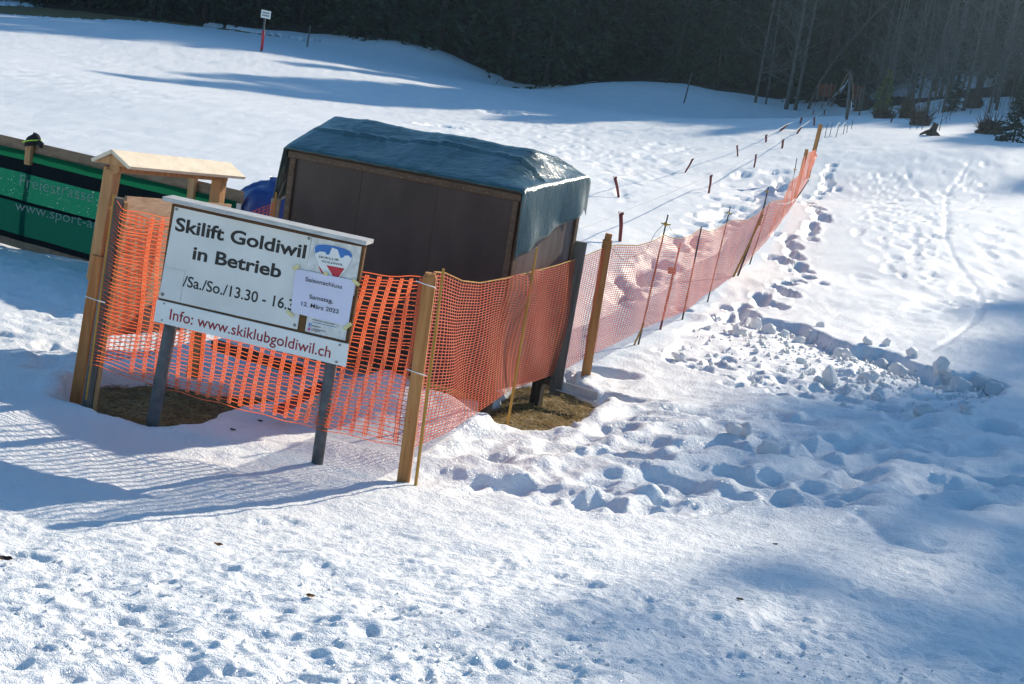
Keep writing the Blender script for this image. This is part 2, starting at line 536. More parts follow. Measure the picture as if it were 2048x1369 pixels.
# --- footprints and melted hollows: x, y, heading, half length, half width, depth
DENTS = []
Z5 = [(1355, 708), (1370, 760), (1370, 822), (1400, 787), (1405, 860), (1310, 880), (1435, 920), (1390, 950), (1485, 1000), (1340, 1045), (1415, 1025), (1280, 1082), (1355, 1120), (1160, 1140), (1150, 1185),
      (990, 1228), (1060, 1260), (810, 1285), (1520, 650), (1515, 620), (1600, 585), (1610, 558), (1540, 528), (1545, 487), (1580, 510), (1640, 367), (1625, 342), (1660, 317), (1640, 288), (1640, 262), (1630, 240), (1670, 188), (1660, 215), (1500, 455), (1560, 425), (1590, 385), (1480, 690)]
for a, b in Z5:
    p = hit(1200 + a / 3.602, 280 + b / 3.602)
    if random.random() < .7:
        DENTS.append((p.x + random.uniform(-.35, .35), p.y + random.uniform(-.7, .7), 1.57 + random.uniform(-.35, .2), .2 + .10 * random.random(), .11 + .03 * random.random(), .10 + .05 * random.random()))
    DENTS.append((p.x, p.y, 1.57 + random.uniform(-.35, .2), .24 + .10 * random.random(), .125 + .035 * random.random(), .15 + .05 * random.random()))
for px, py, l, w, dp in [(1000, 228, .75, 1.3, .55), (880, 255, .65, 1.1, .5), (1985, 850, .28, .22, .12), (1960, 890, .40, .16, .08), (1690, 890, .42, .14, .09), (1560, 880, .3, .2, .07),
                         (1225, 965, .14, .10, .04), (1080, 965, .26, .10, .03), (1065, 985, .14, .08, .025), (1210, 745, .26, .18, .13), (1235, 795, .3, .14, .11), (1660, 770, .25, .2, .07),
                         (1470, 932, .14, .09, .07), (1120, 1000, .25, .10, .03), (1300, 1010, .4, .15, .03), (1880, 960, .3, .18, .07), (1720, 940, .3, .13, .07)]:
    p = hit(px, py)
    DENTS.append((p.x, p.y, random.uniform(-.4, .4) + (.9 if px > 1500 else 0), l, w, dp))
def scatter(poly_px, cnt, lr, wr, dr, head=0.0, hv=.5, soft=False):
    xs = [p[0] for p in poly_px]; ys = [p[1] for p in poly_px]
    k = 0
    while k < cnt:
        a, b = random.uniform(min(xs), max(xs)), random.uniform(min(ys), max(ys))
        ins = False
        for i in range(len(poly_px)):
            (x0, y0), (x1, y1) = poly_px[i], poly_px[(i + 1) % len(poly_px)]
            if (y0 > b) != (y1 > b) and a < (x1 - x0) * (b - y0) / (y1 - y0) + x0: ins = not ins
        if not ins: continue
        k += 1
        p = hit(a, b)
        DENTS.append((p.x, p.y, head + random.uniform(-hv, hv), random.uniform(*lr), random.uniform(*wr), random.uniform(*dr)))
scatter([(1480, 335), (1585, 340), (1560, 400), (1500, 440), (1300, 560), (1200, 640), (1250, 560), (1380, 430)], 90, (.25, .6), (.14, .24), (.05, .11), 1.5, .5)
scatter([(1650, 300), (2040, 330), (2040, 600), (1750, 640), (1660, 420)], 80, (.2, .6), (.1, .2), (.015, .04), 1.5, .5)
scatter([(1790, 345), (1960, 330), (1990, 420), (1900, 470), (1860, 520), (1930, 620), (1800, 560), (1700, 400)], 110, (.12, .28), (.06, .11), (.02, .045), 1.5, .6)
scatter([(1690, 350), (1760, 345), (1800, 400), (1870, 440), (1860, 470), (1740, 420)], 70, (.12, .28), (.06, .11), (.02, .045), 1.5, .6)
scatter([(900, 870), (1400, 800), (2040, 850), (2040, 1010), (1300, 1010), (880, 960)], 210, (.10, .42), (.07, .17), (.015, .05), .3, .8)
scatter([(0, 1060), (900, 1010), (2048, 1060), (2048, 1369), (0, 1369)], 260, (.04, .10), (.03, .06), (.005, .013), .3, 1.5)
scatter([(0, 1150), (700, 1200), (1400, 1250), (1300, 1369), (0, 1369)], 150, (.04, .09), (.03, .06), (.005, .012), .3, 1.5)
scatter([(1300, 690), (2000, 760), (1900, 830), (1500, 800)], 110, (.06, .2), (.05, .12), (.03, .08), .3, 1.5)
scatter([(0, 560), (180, 600), (180, 720), (0, 760)], 40, (.06, .2), (.05, .1), (.01, .03), .3, 1.5)
scatter([(600, 260), (1150, 240), (1400, 300), (1250, 420), (1190, 330), (800, 250)], 260, (.3, .9), (.12, .26), (.015, .045), 1.4, .6)

MOUNDS = []
for px, py, rx, ry, h in [(760, 830, .42, .34, .30), (885, 838, .26, .22, .13), (500, 716, .55, .16, .15), (690, 800, .3, .3, .10), (690, 905, .30, .16, .07), (1400, 640, .7, .2, .08), (1010, 935, .5, .18, .05), (1180, 900, .6, .25, .05), (100, 770, .35, .3, .07)]:
    p = hit(px, py)
    MOUNDS.append((p.x, p.y, rx, ry, h))

def patch_depth(x, y, polys, amp=.10):
    d = np.full(x.shape, 9.0)
    for pl in polys:
        d = np.minimum(d, poly_mask(x, y, pl))
    return d + amp * fbm(x, y, .45, 4, 91, .6)

def snow_height(x, y, b, near=True):
    """b = base height; returns the snow surface"""
    z = b.copy()
    far = sstep(14, 40, y)
    z += .035 * fbm(x, y, 2.2, 2, 5) * (1 - .3 * far)
    z += .10 * fbm(x, y, 11, 2, 15) * far
    zo = .018 * fbm(x, y, .55, 3, 25) * (1 - .5 * far)
    rgh = sstep(.5, -.4, poly_mask(x, y, ROUGH))
    z += zo * (1 + 1.6 * rgh)
    z += rgh * .028 * fbm(x * .8, y, .9, 2, 33)
    z += .014 * fbm(x, y, .16, 3, 35, .6) * (1 - sstep(12, 30, y))
    fg = sstep(8.2, 5.5, y)
    z += fg * (.034 * fbm(x, y, .26, 4, 41, .6) + .016 * np.abs(fbm(x, y, .12, 3, 44)))
    # sun-cups farther out
    z += .040 * fbm(x * 1.5, y * .55, .8, 3, 51, .6) * sstep(13, 24, y) * (1 - sstep(70, 95, y)) * (.35 + .65 * sstep(-.3, .3, fbm(x, y, 9, 2, 53)))
    # the trodden hollow with its cut edge
    dB = poly_mask(x, y, BREAK) + .12 * fbm(x, y, .5, 3, 61)
    dE = seg_dist(x, y, EDGE)
    inb = sstep(.05, -.06, dB)
    z -= inb * (.16 * np.exp(-dE / .55) + .05)
    z += inb * .034 * fbm(x, y, .24, 3, 63, .6)
    d = seg_dist(x, y, TRENCH) + .05 * fbm(x, y, .6, 2, 71)
    z -= .020 * np.exp(-(d / .055) ** 2)
    z -= .022 * np.exp(-(seg_dist(x, y, TRENCH2) / .06) ** 2) + .03 * np.exp(-(seg_dist(x, y, TRENCH3) / .06) ** 2)
    for mx, my, rx, ry, h in MOUNDS:
        q = ((x - mx) / rx) ** 2 + ((y - my) / ry) ** 2
        z += h * np.exp(-q) * (1 + .25 * fbm(x, y, .3, 2, 81))
    dp = patch_depth(x, y, PATCHES)
    z -= .30 * sstep(.02, -.12, dp)
    z += .02 * np.exp(-((dp - .06) / .06) ** 2)
    df = patch_depth(x, y, FAR_DIRT, 1.6)
    z -= .5 * sstep(.2, -.8, df)
    return z

rows = [2.4]
while rows[-1] < 128:
    Yc = rows[-1]
    rows.append(Yc + max(.0098, .00122 * Yc ** 1.45))
rows = np.array(rows)
tc = np.concatenate([np.linspace(-1.0, -.47, 26)[:-1], np.linspace(-.47, .47, 820), np.linspace(.47, 1.1, 30)[1:]])
GX = tc[None, :] * (rows[:, None] + .4)
GY = np.repeat(rows[:, None], len(tc), 1)
GB = base(GX, GY)
GZ = snow_height(GX, GY, GB)
for (dx, dy, hd, L, Wd, dp) in DENTS:
    R = 2.1 * max(L, Wd)
    i0, i1 = np.searchsorted(rows, [dy - R, dy + R])
    if i1 <= i0: continue
    j0 = np.searchsorted(tc, (dx - R) / (dy + .4 + (R if dx - R < 0 else -R) * 0) - R / dy * .5)
    j1 = np.searchsorted(tc, (dx + R) / (dy + .4) + R / dy * .5)
    x, y = GX[i0:i1, j0:j1] - dx, GY[i0:i1, j0:j1] - dy
    ca, sa = math.cos(hd), math.sin(hd)
    u, v = (x * ca + y * sa) / L, (-x * sa + y * ca) / Wd
    q = u * u + v * v
    q = q * np.exp(.7 * fbm(x + dx, y + dy, .06 + L * .5, 3, 97))
    GZ[i0:i1, j0:j1] += -dp * np.exp(-q ** 2.4) + .10 * dp * np.exp(-((np.sqrt(np.maximum(q, 0)) - 1.35) / .35) ** 2)
nr, nc = GX.shape
idx = np.arange(nr * nc).reshape(nr, nc)
F4 = np.stack([idx[:-1, :-1], idx[:-1, 1:], idx[1:, 1:], idx[1:, :-1]], -1).reshape(-1, 4)
snow_me = mesh_np('snow_field', np.stack([GX, GY, GZ], -1), F4, M['snow'], True)
tag(put('snow_field', snow_me), kind='structure')

def ground(x, y):
    """snow surface height at a place (smooth part)"""
    xa, ya = np.array([[float(x)]]), np.array([[float(y)]])
    return float(snow_height(xa, ya, base(xa, ya))[0, 0])

# bare turf under the melted patches, and the far strip of bare soil
def sheet(name, x0, x1, y0, y1, st, drop, amp, mat):
    xs, ys = np.arange(x0, x1, st), np.arange(y0, y1, st)
    X, Y = np.meshgrid(xs, ys)
    Z = base(X, Y) - drop + amp * fbm(X, Y, st * 6, 3, 7, .6)
    if st < .1: Z -= .45 * sstep(.22, .5, patch_depth(X, Y, PATCHES))
    ii = np.arange(X.size).reshape(X.shape)
    f = np.stack([ii[:-1, :-1], ii[:-1, 1:], ii[1:, 1:], ii[1:, :-1]], -1).reshape(-1, 4)
    o = put(name, mesh_np(name, np.stack([X, Y, Z], -1), f, mat, True))
    tag(o, kind='structure')
    return X, Y, Z
sheet('bare_ground', -3.9, 1.9, 7.4, 14.5, .03, .12, .018, M['turf'])
sheet('bare_ground', -60, -6, 60, 112, .8, .22, .08, M['turf'])

# the wider hillside out of the picture and the forest floor beyond the field
xs = np.concatenate([np.arange(-160, 161, 4.0)])
ys = np.concatenate([np.arange(-40, 261, 4.0)])
X, Y = np.meshgrid(xs, ys)
Z = base(X, Y)
inside = (np.abs(X / (Y + .4)) < 1.25) & (Y > -2) & (Y < 131)
inside |= (np.abs(X) < 9) & (np.abs(Y) < 9)
Z = np.where(inside, Z - 1.2, Z - .02)
ii = np.arange(X.size).reshape(X.shape)
f = np.stack([ii[:-1, :-1], ii[:-1, 1:], ii[1:, 1:], ii[1:, :-1]], -1).reshape(-1, 4)
fy = Y[:-1, :-1].ravel() < 120
tag(put('hillside', mesh_np('hillside', np.stack([X, Y, Z], -1), f[fy], M['snow'], True)), kind='structure')
xs, ys = np.arange(-150, 151, 1.5), np.arange(84, 260, 1.5)
X, Y = np.meshgrid(xs, ys)
Z = base(X, Y) + .10 + .18 * fbm(X, Y, 4, 3, 3) - .9 * sstep(2.0, -2.5, Y - edge_y(X) + 2.5 * fbm(X, Y, 7, 3, 13))
# lower right: patchy snow lies between the trees
Z -= .55 * sstep(.05, .45, fbm(X, Y, 5, 3, 23)) * sstep(14, 24, X) * sstep(125, 112, Y)
ii = np.arange(X.size).reshape(X.shape)
f = np.stack([ii[:-1, :-1], ii[:-1, 1:], ii[1:, 1:], ii[1:, :-1]], -1).reshape(-1, 4)
tag(put('forest_floor', mesh_np('forest_floor', np.stack([X, Y, Z], -1), f, M['forest_floor'], True)), kind='structure')

# ------------------------------------------------------------------ trees
def spray_quads(P, D, L, Wd, rg, flat=.5):
    """one leaf-sized quad per row: P base points, D directions, L lengths, Wd widths"""
    m = len(P)
    r = rg.normal(size=(m, 3))
    r[:, 2] *= flat
    side = np.cross(D, r)
    side /= np.linalg.norm(side, axis=1, keepdims=True) + 1e-9
    a = P - side * (Wd * .35)[:, None]
    b = P + side * (Wd * .35)[:, None]
    mid = P + D * (L * .55)[:, None]
    c = mid + side * (Wd * .5)[:, None]
    d = mid - side * (Wd * .5)[:, None]
    e = P + D * L[:, None]
    V = np.stack([a, b, c, d, e], 1).reshape(-1, 3)
    i = np.arange(m)[:, None] * 5
    F = np.concatenate([i + [0, 1, 2], i + [0, 2, 3], i + [3, 2, 4]], 0)
    return V, F

def spruce_meshes(h, seed, first=.04, spread=.17, nb=9, step=.42, leaf=.42, dens=15, mat='needles', bark='bark', rag=.3):
    rg = np.random.default_rng(seed)
    t = MB()
    t.tube([(0, 0, -.3), (0, 0, h * .3), (.02 * h * rg.normal() * .3, 0, h * .65), (0, 0, h)], [h * .013 + .02, h * .010 + .015, h * .006 + .01, .01], 7)
    Ps, Ds, Ls, Ws = [], [], [], []
    z = h * first
    while z < h * .985:
        rel = 1 - z / h
        ln0 = h * spread * rel ** .8 + h * .012
        k = max(4, int(nb * (.5 + .5 * rel)))
        for q in range(k):
            az = rg.uniform(0, 2 * np.pi)
            ln = ln0 * rg.uniform(1 - rag, 1 + rag * .5)
            up0 = .35 * (1 - rel) - .15 * rel + rg.normal() * .08
            cnt = max(4, int(dens * ln / (h * spread) + 4))
            s = rg.uniform(.12, 1, cnt)
            rr = s * ln
            zz = z + rr * up0 - .22 * rr ** 2 / max(ln, .1) + rg.normal(size=cnt) * .05 * ln
            lat = rg.normal(size=cnt) * .13 * ln * s
            x = np.cos(az) * rr - np.sin(az) * lat
            y = np.sin(az) * rr + np.cos(az) * lat
            Ps.append(np.stack([x, y, zz], 1))
            a2 = az + rg.normal(size=cnt) * .7
            D = np.stack([np.cos(a2), np.sin(a2), -.45 + rg.normal(size=cnt) * .35], 1)
            Ds.append(D / np.linalg.norm(D, axis=1, keepdims=True))
            Ls.append(leaf * rg.uniform(.6, 1.4, cnt))
            Ws.append(leaf * rg.uniform(.22, .5, cnt))
        z += step * (.6 + .5 * rel) * rg.uniform(.8, 1.2)
    V, F = spray_quads(np.concatenate(Ps), np.concatenate(Ds), np.concatenate(Ls), np.concatenate(Ws), rg)
    return mesh_np('trunk', t.v, t.f, M[bark], True), mesh_np('crown', V, F, M[mat])

def bare_meshes(h, seed, r0=.14, lean=0.0, twigs=26, fork=False, bark='pale_bark'):
    rg = random.Random(seed)
    t, c = MB(), MB()
    pts, rad = [], []
    for i in range(8):
        s = i / 7
        pts.append((lean * h * s ** 1.5 + rg.uniform(-.012, .012) * h * s, rg.uniform(-.01, .01) * h * s, s * h - (.3 if i == 0 else 0)))
        rad.append(r0 * (1 - .85 * s))
    t.tube(pts, rad, 7)
    def branch(p, d, ln, r, lev):
        q = [Vector(p)]
        dd = Vector(d)
        for k in range(3):
            dd = (dd + Vector((rg.uniform(-.25, .25), rg.uniform(-.25, .25), rg.uniform(-.05, .25)))).normalized()
            q.append(q[-1] + dd * (ln / 3))
        c.tube(q, [r, r * .75, r * .5, r * .25], 3, caps=False)
        if lev > 0:
            for k in range(3 if lev > 1 else 4):
                b = q[1].lerp(q[3], rg.random())
                e = (dd + Vector((rg.uniform(-1, 1), rg.uniform(-1, 1), rg.uniform(-.3, .7))) * .9).normalized()
                branch(b, e, ln * rg.uniform(.35, .6), r * .5, lev - 1)
    for k in range(twigs):
        s = rg.uniform(.10, .98)
        i = min(6, int(s * 7))
        p = Vector(pts[i]).lerp(Vector(pts[i + 1]), s * 7 - i)
        a = rg.uniform(0, 6.28)
        ln = h * rg.uniform(.10, .24) * (1.15 - s * .7)
        branch(p, (math.cos(a), math.sin(a), rg.uniform(.15, .9)), ln, r0 * (1 - .8 * s) * .28 + .006, 2)
    return mesh_np('trunk', t.v, t.f, M[bark], True), mesh_np('crown', c.v, c.f, M[bark])

def plant_tree(name, me, loc, rz, sc, label, cat, group):
    o = bpy.data.objects.new(name, None)
    link(o)
    o.location = loc
    o.rotation_euler = (0, 0, rz)
    o.scale = (sc, sc, sc)
    tag(o, label, cat, group)
    put('trunk', me[0], o)
    put('crown', me[1], o)
    return o

rt = random.Random(5)
def in_poly(a, b, poly):
    ins = False
    for i in range(len(poly)):
        (x0, y0), (x1, y1) = poly[i], poly[(i + 1) % len(poly)]
        if (y0 > b) != (y1 > b) and a < (x1 - x0) * (b - y0) / (y1 - y0) + x0: ins = not ins
    return ins
def places(poly, m, top=280):
    out = []
    while len(out) < m:
        a, b = rt.uniform(0, 2048), rt.uniform(top, 1369 if top > 200 else 520)
        if in_poly(a, b, poly): out.append(tuple(hit(a, b)))
    return np.array(out)
SHADY = places([(1300, 1369), (1500, 1180), (1640, 990), (1830, 860), (1930, 730), (2020, 560), (2048, 470), (2048, 1369)], 130)
SUNNY = places([(0, 1369), (900, 1369), (1270, 1050), (1420, 880), (1600, 800), (1760, 680), (1900, 540), (1990, 440), (2048, 400), (2048, 310), (1900, 315), (1700, 290), (1200, 500), (1000, 900), (0, 1000)], 260)
def shaded(P, x, y, z, h, pad=0.0):
    """which of the places P lie in the shadow of a spruce of height h at (x, y, z)"""
    d = np.array(SUN_DIR)
    t = ((x - P[:, 0]) * d[0] + (y - P[:, 1]) * d[1]) / (d[0] ** 2 + d[1] ** 2)
    miss = np.hypot(P[:, 0] + t * d[0] - x, P[:, 1] + t * d[1] - y)
    up = (P[:, 2] + t * d[2] - z) / h
    return (t > 0) & (up > .05) & (up < 1) & (miss < h * .19 * np.clip(1 - up, 0, 1) ** .8 + h * .012 + pad)
LIT_HILL = np.concatenate([places([(0, 215), (400, 235), (700, 215), (1000, 205), (1300, 228), (1500, 254), (1640, 258), (1780, 268), (1880, 292), (2048, 335), (2048, 400), (1900, 500), (1200, 500), (600, 400), (0, 300)], 330, 150),
                           places([(1740, 236), (1800, 255), (1880, 262), (1960, 250), (1990, 258), (1900, 282), (1780, 262)], 14, 50), places([(0, 70), (330, 75), (450, 95), (420, 108), (0, 105)], 40, 50),
                           places([(0, 135), (450, 118), (560, 135), (0, 168)], 40, 50),
                           places([(600, 140), (700, 132), (900, 165), (1000, 185), (700, 160)], 25, 50)])
LIT_ALL = np.concatenate([LIT_HILL, SUNNY])
def fit_height(x, y, z, h):
    """a tree only as tall as leaves the sunny strips of the slope in the sun"""
    while h > 6.5 and shaded(LIT_ALL, x, y, z, h, .7).any(): h *= .93
    return h
SPR = [spruce_meshes(21, 100 + i, first=.03 + .03 * (i % 2), spread=.15 + .02 * (i % 3), step=.62, leaf=.62, dens=16, nb=9) for i in range(4)]
rt = random.Random(5)
spots = []
tries = 0
while len(spots) < 120 and tries < 6000:                      # the near rows of the forest edge
    tries += 1
    x = rt.uniform(-52, 52)
    y = float(edge_y(x)) + rt.uniform(.5, 19)
    if x > 13 and y < edge_y(x) + 9: continue               # open, bare-stemmed corner on the right
    if -24 < x < -17 and y < edge_y(x) + 6: continue
    if all((x - a) ** 2 + (y - b) ** 2 > 2.6 ** 2 for a, b in spots): spots.append((x, y))
for i, (x, y) in enumerate(spots):
    q = .819 * x - .574 * y
    sc = fit_height(x, y, base1(x, y), 21 * rt.uniform(.75, 1.1)) / 21
    plant_tree('spruce_tree', SPR[i % 4], (x, y, base1(x, y) - .1), rt.uniform(0, 6.28), sc,
               'tall dark green spruce in the shaded forest edge behind the snowy field', 'spruce tree', 'dark spruces along the forest edge')
# deeper forest: one dark mass nobody could count
DV, DF, off = [], [], 0
cnt = 0
while cnt < 190:
    x, y = rt.uniform(-95, 110), rt.uniform(100, 190)
    if y < edge_y(x) + 17: continue
    cnt += 1
    rg = np.random.default_rng(cnt)
    q = .819 * x - .574 * y
    h = rt.uniform(17, 26)
    if q < -38 and rt.random() < .13 and y < 165: h = rt.uniform(30, 40)
    h = fit_height(x, y, base1(x, y), h)
    m = 170
    zz = rg.uniform(.03, 1, m) ** 1.15 * h
    az = rg.uniform(0, 6.28, m)
    rr = (1 - zz / h) * h * .15 * rg.uniform(.2, 1, m) + .1
    P = np.stack([x + np.cos(az) * rr, y + np.sin(az) * rr, zz + base1(x, y)], 1)
    D = np.stack([np.cos(az), np.sin(az), -.5 + rg.normal(size=m) * .2], 1)
    D /= np.linalg.norm(D, axis=1, keepdims=True)
    V, F = spray_quads(P, D, rg.uniform(1.2, 2.8, m), rg.uniform(.7, 1.6, m), rg)
    DV.append(V); DF.append(F + off); off += len(V)
tag(put('forest', mesh_np('forest', np.concatenate(DV), np.concatenate(DF), M['needles'])), 'dark spruce forest filling the slope behind the forest edge', 'forest', None, 'stuff')

# pale bare stems standing in front of the dark forest
BARE = [bare_meshes(15, 31, .13), bare_meshes(13, 32, .10, .05), bare_meshes(16, 33, .15, -.02), bare_meshes(11, 34, .07, .08)]
for px, py, Y, k, sc, lab in [(1516, 176, 104, 1, 1.1, 'slim pale bare tree left of the two thick pale stems at the forest edge'),
                              (1578, 187, 103, 0, 1.25, 'thickest pale straight tree trunk at the forest edge, left of the twin stem'),
                              (1596, 189, 103, 2, .95, 'pale bare trunk with a slight bend just right of the thickest stem'),
                              (1537, 180, 104, 3, 1.0, 'thin dark bare stem between the slim pale tree and the thickest trunk')]:
    p = at(px, py, Y)
    z = base1(p.x, p.y)
    plant_tree('bare_tree', BARE[k], (p.x, p.y, z), k * 1.3, sc, lab, 'bare tree', 'pale bare trees at the forest edge')
bent = bare_meshes(12, 47, .11, .62, 10)
p = at(1620, 190, 104)
plant_tree('bare_tree', bent, (p.x, p.y, base1(p.x, p.y)), 0, 1.0, 'bent bare tree leaning far right over the ski lift mast', 'bare tree', 'pale bare trees at the forest edge')
k = 0
bs = []
while k < 46:
    px = rt.uniform(1700, 2075)
    Y = rt.uniform(78, 108)
    p = at(px, 190, Y)
    if Y < edge_y(p.x) - 14: continue
    if any((p.x - a) ** 2 + (p.y - b) ** 2 < 1.3 for a, b in bs): continue
    bs.append((p.x, p.y))
    k += 1
    plant_tree('bare_tree', BARE[k % 4], (p.x, p.y, base1(p.x, p.y) - .05), rt.uniform(0, 6.28), rt.uniform(.6, 1.0),
               'thin grey bare tree in the hazy stand at the right of the forest edge', 'bare tree', 'thin bare trees in the hazy right corner')

# tall trees to the right of the picture; they shade the right of the field
k = 0
sh = []
cover = np.zeros(len(SHADY))
for tr in range(6000):
    if k >= 44: break
    y = rt.uniform(44, 98)
    x = rt.uniform(.50, 1.0) * y
    if any((x - a) ** 2 + (y - b) ** 2 < 6 for a, b in sh): continue
    h = rt.uniform(12, 44)
    z = base1(x, y) - .2
    if shaded(LIT_ALL, x, y, z, h, .1).sum() > 1: continue
    c = shaded(SHADY, x, y, z, h)
    bare = tr % 2 == 0 and tr > 600
    if bare and shaded(LIT_ALL, x, y, z, h, 2.2).any(): continue
    if (c & (cover < (3 if bare else 1))).sum() < (4 if bare else 2): continue
    if bare:
        sh.append((x, y)); k += 1
        plant_tree('bare_tree', BARE[k % 4], (x, y, z), rt.uniform(0, 6.28), h / 13,
                   'tall bare tree standing right of the field beyond the picture edge', 'bare tree', 'tall bare trees right of the field')
        cover += c * .5
        continue
    cover += c
    sh.append((x, y)); k += 1
    plant_tree('spruce_tree', SPR[k % 4], (x, y, z), rt.uniform(0, 6.28), h / 21,
               'tall spruce standing right of the field beyond the picture edge', 'spruce tree', 'tall spruces right of the field')
print('shade trees', k, 'cover', (cover > 0).mean(), cover.mean())

# taller trunks standing among the forest edge; their long shadows lie across the slope
STREAK = np.concatenate([places([(0, 172), (350, 190), (700, 182), (700, 200), (350, 208), (0, 186)], 40, 50), places([(150, 106), (520, 104), (520, 114), (150, 120)], 24, 50),
                         places([(700, 170), (1000, 192), (1000, 202), (700, 196)], 16, 50), places([(560, 112), (760, 122), (760, 136), (560, 130)], 14, 50),
                         places([(720, 112), (870, 112), (1180, 178), (1560, 195), (1660, 205), (1600, 235), (1400, 210), (1100, 182)], 60, 50)])
cover = np.zeros(len(STREAK))
k = 0
tall = []
for tr in range(9000):
    if k >= 60: break
    x, y = rt.uniform(-30, 62), rt.uniform(104, 172)
    if y < edge_y(x) + 2 or any((x - a) ** 2 + (y - b) ** 2 < 5 for a, b in tall): continue
    h = rt.uniform(12, 44)
    z = base1(x, y)
    if shaded(LIT_ALL, x, y, z, h, 0).sum() > 4: continue
    c = shaded(STREAK, x, y, z, h)
    if (c & (cover < 2)).sum() < 2: continue
    cover += c
    k += 1
    tall.append((x, y))
    plant_tree('spruce_tree', SPR[k % 4], (x, y, z - .1), rt.uniform(0, 6.28), h / 21,
               'tall dark green spruce in the shaded forest edge behind the snowy field', 'spruce tree', 'dark spruces along the forest edge')
print('streak trees', k, (cover > 0).mean())

# young spruces, brush, stump and saplings on the right
YS = [spruce_meshes(2.3, 61, .05, .27, 9, .13, .13, 14, 'young_needles', 'bark', .35), spruce_meshes(2.6, 62, .04, .25, 9, .13, .15, 14, 'needles', 'bark', .35)]
p = hit(1762, 232); plant_tree('young_spruce', YS[0], p, 0, 1.05, 'young yellow-green spruce standing alone in front of the forest', 'young spruce', None)
p = hit(2026, 283); plant_tree('young_spruce', YS[1], p, 1, 1.05, 'dark young spruce at the right edge beside a brush pile', 'young spruce', None)
p = hit(1905, 222); plant_tree('young_spruce', YS[1], p, 2, .85, 'dark bushy spruce among the bare saplings', 'young spruce', None)

def brush_pile(px, py, wpx, hpx, seed, label, tall=False):
    p = hit(px, py)
    rg = random.Random(seed)
    sc = p.y / FPX
    w, h = wpx * sc * .42, hpx * sc * .85
    m = MB()
    nu, nv = 18, 7
    vs = []
    for j in range(nv + 1):
        for i in range(nu):
            a = 2 * math.pi * i / nu
            e = j / nv
            r = math.cos(e * math.pi / 2) ** (.6 if not tall else .35) * (1 + rg.uniform(-.2, .2))
            vs.append((p.x + math.cos(a) * w * r, p.y + math.sin(a) * w * .8 * r, p.z - .15 + (h + .15) * math.sin(e * math.pi / 2) * (1 + rg.uniform(-.14, .14))))
    fs = [(j * nu + i, j * nu + (i + 1) % nu, (j + 1) * nu + (i + 1) % nu, (j + 1) * nu + i) for j in range(nv) for i in range(nu)]
    m.add(vs, fs)
    root = thing('brush_pile', label, 'brush pile', p)
    m.build('root_mass', M['brush'], root)
    t = MB()
    for k in range(170):
        a, e = rg.uniform(0, 6.28), rg.uniform(.1, 1.3)
        q = Vector((p.x + math.cos(a) * w * math.cos(e) * .9, p.y + math.sin(a) * w * .7 * math.cos(e), p.z + h * math.sin(e) * .9))
        d = Vector((math.cos(a) * math.cos(e), math.sin(a) * math.cos(e), math.sin(e) + .3)) + Vector((rg.uniform(-.6, .6), rg.uniform(-.6, .6), rg.uniform(-.3, .6)))
        ln = rg.uniform(.15, .65) * max(w, .6)
        t.tube([q, q + d * ln * .5, q + d * ln + Vector((0, 0, rg.uniform(-.1, .1)))], [.02, .013, .006], 3, False)
    tg = t.build('twigs', M['brush'], root)
    tag(tg, kind='stuff')
brush_pile(1722, 222, 34, 36, 1, 'dark root mound left of the young yellow-green spruce')
brush_pile(1812, 236, 34, 38, 2, 'dark upright root plate behind the round brush mound', True)
brush_pile(1840, 250, 46, 26, 3, 'dark round brush mound right of the young yellow-green spruce')
brush_pile(1980, 266, 62, 24, 4, 'wide dark brush pile left of the right-edge young spruce')
brush_pile(1945, 214, 44, 26, 5, 'dark brush heap uphill behind the saplings')
brush_pile(1768, 236, 50, 9, 6, 'low brown brush lying at the foot of the young yellow-green spruce')
p = hit(1862, 270)
root = thing('tree_stump', 'small dark tree stump alone on the snow below the brush mounds', 'stump', p)
m = MB()
m.tube([p + Vector((0, 0, -.1)), p + Vector((.02, 0, .12)), p + Vector((.08, 0, .32)), p + Vector((.12, 0, .50))], [.24, .17, .13, .12], 10)
m.build('stump_wood', M['brush'], root)
m = MB()
for a in (2.6, 3.4, .3, 4.6):
    m.tube([p + Vector((0, 0, .18)), p + Vector((math.cos(a) * .28, math.sin(a) * .2, .06)), p + Vector((math.cos(a) * .5, math.sin(a) * .35, -.06))], [.10, .07, .03], 6)
m.build('root', M['brush'], root)
SAP = [bare_meshes(2.0, 81, .018, .05, 6, bark='bark'), bare_meshes(2.6, 82, .022, -.04, 7, bark='bark'), bare_meshes(1.5, 83, .016, .1, 5, bark='bark')]
for k in range(64):
    px, py = rt.uniform(1720, 2040), rt.uniform(205, 262)
    if px < 1800 and py > 230: continue
    p = hit(px, py)
    plant_tree('sapling', SAP[k % 3], p, rt.uniform(0, 6.28), rt.uniform(.5, 1.0), 'thin bare sapling sticking out of the snow among brush mounds', 'sapling', 'bare saplings on the snowy bank')

# ------------------------------------------------------------------ the notice sign
SC0 = Vector((-1.582, 8.524, 1.048))
ca, sa = math.cos(-.163), math.sin(-.163)
cg, sg = math.cos(.036), math.sin(.036)
SU = Vector((ca * cg, sa * cg, -sg))
SN = Vector((-sa, ca, 0))               # away from the camera
SV = Vector((ca * sg, sa * sg, cg))
def on_sign(px, py, off=0.0):
    d = ray(px, py)
    o = SC0 - SN * off
    t = (o - EYE).dot(SN) / d.dot(SN)
    q = EYE + d * t - o
    return q.dot(SU), q.dot(SV)
def sg2(zx, zy, off=0.0):               # from the enlarged survey picture of the sign
    return on_sign(300 + zx / 3.602, 380 + zy / 3.602, off)
def sp(u, v, off=0.0):
    return SC0 + SU * u + SV * v - SN * off
sign = thing('notice_sign', 'white and brown ski lift notice board on two grey steel posts', 'sign', (SC0.x, SC0.y, 0))
b = MB()
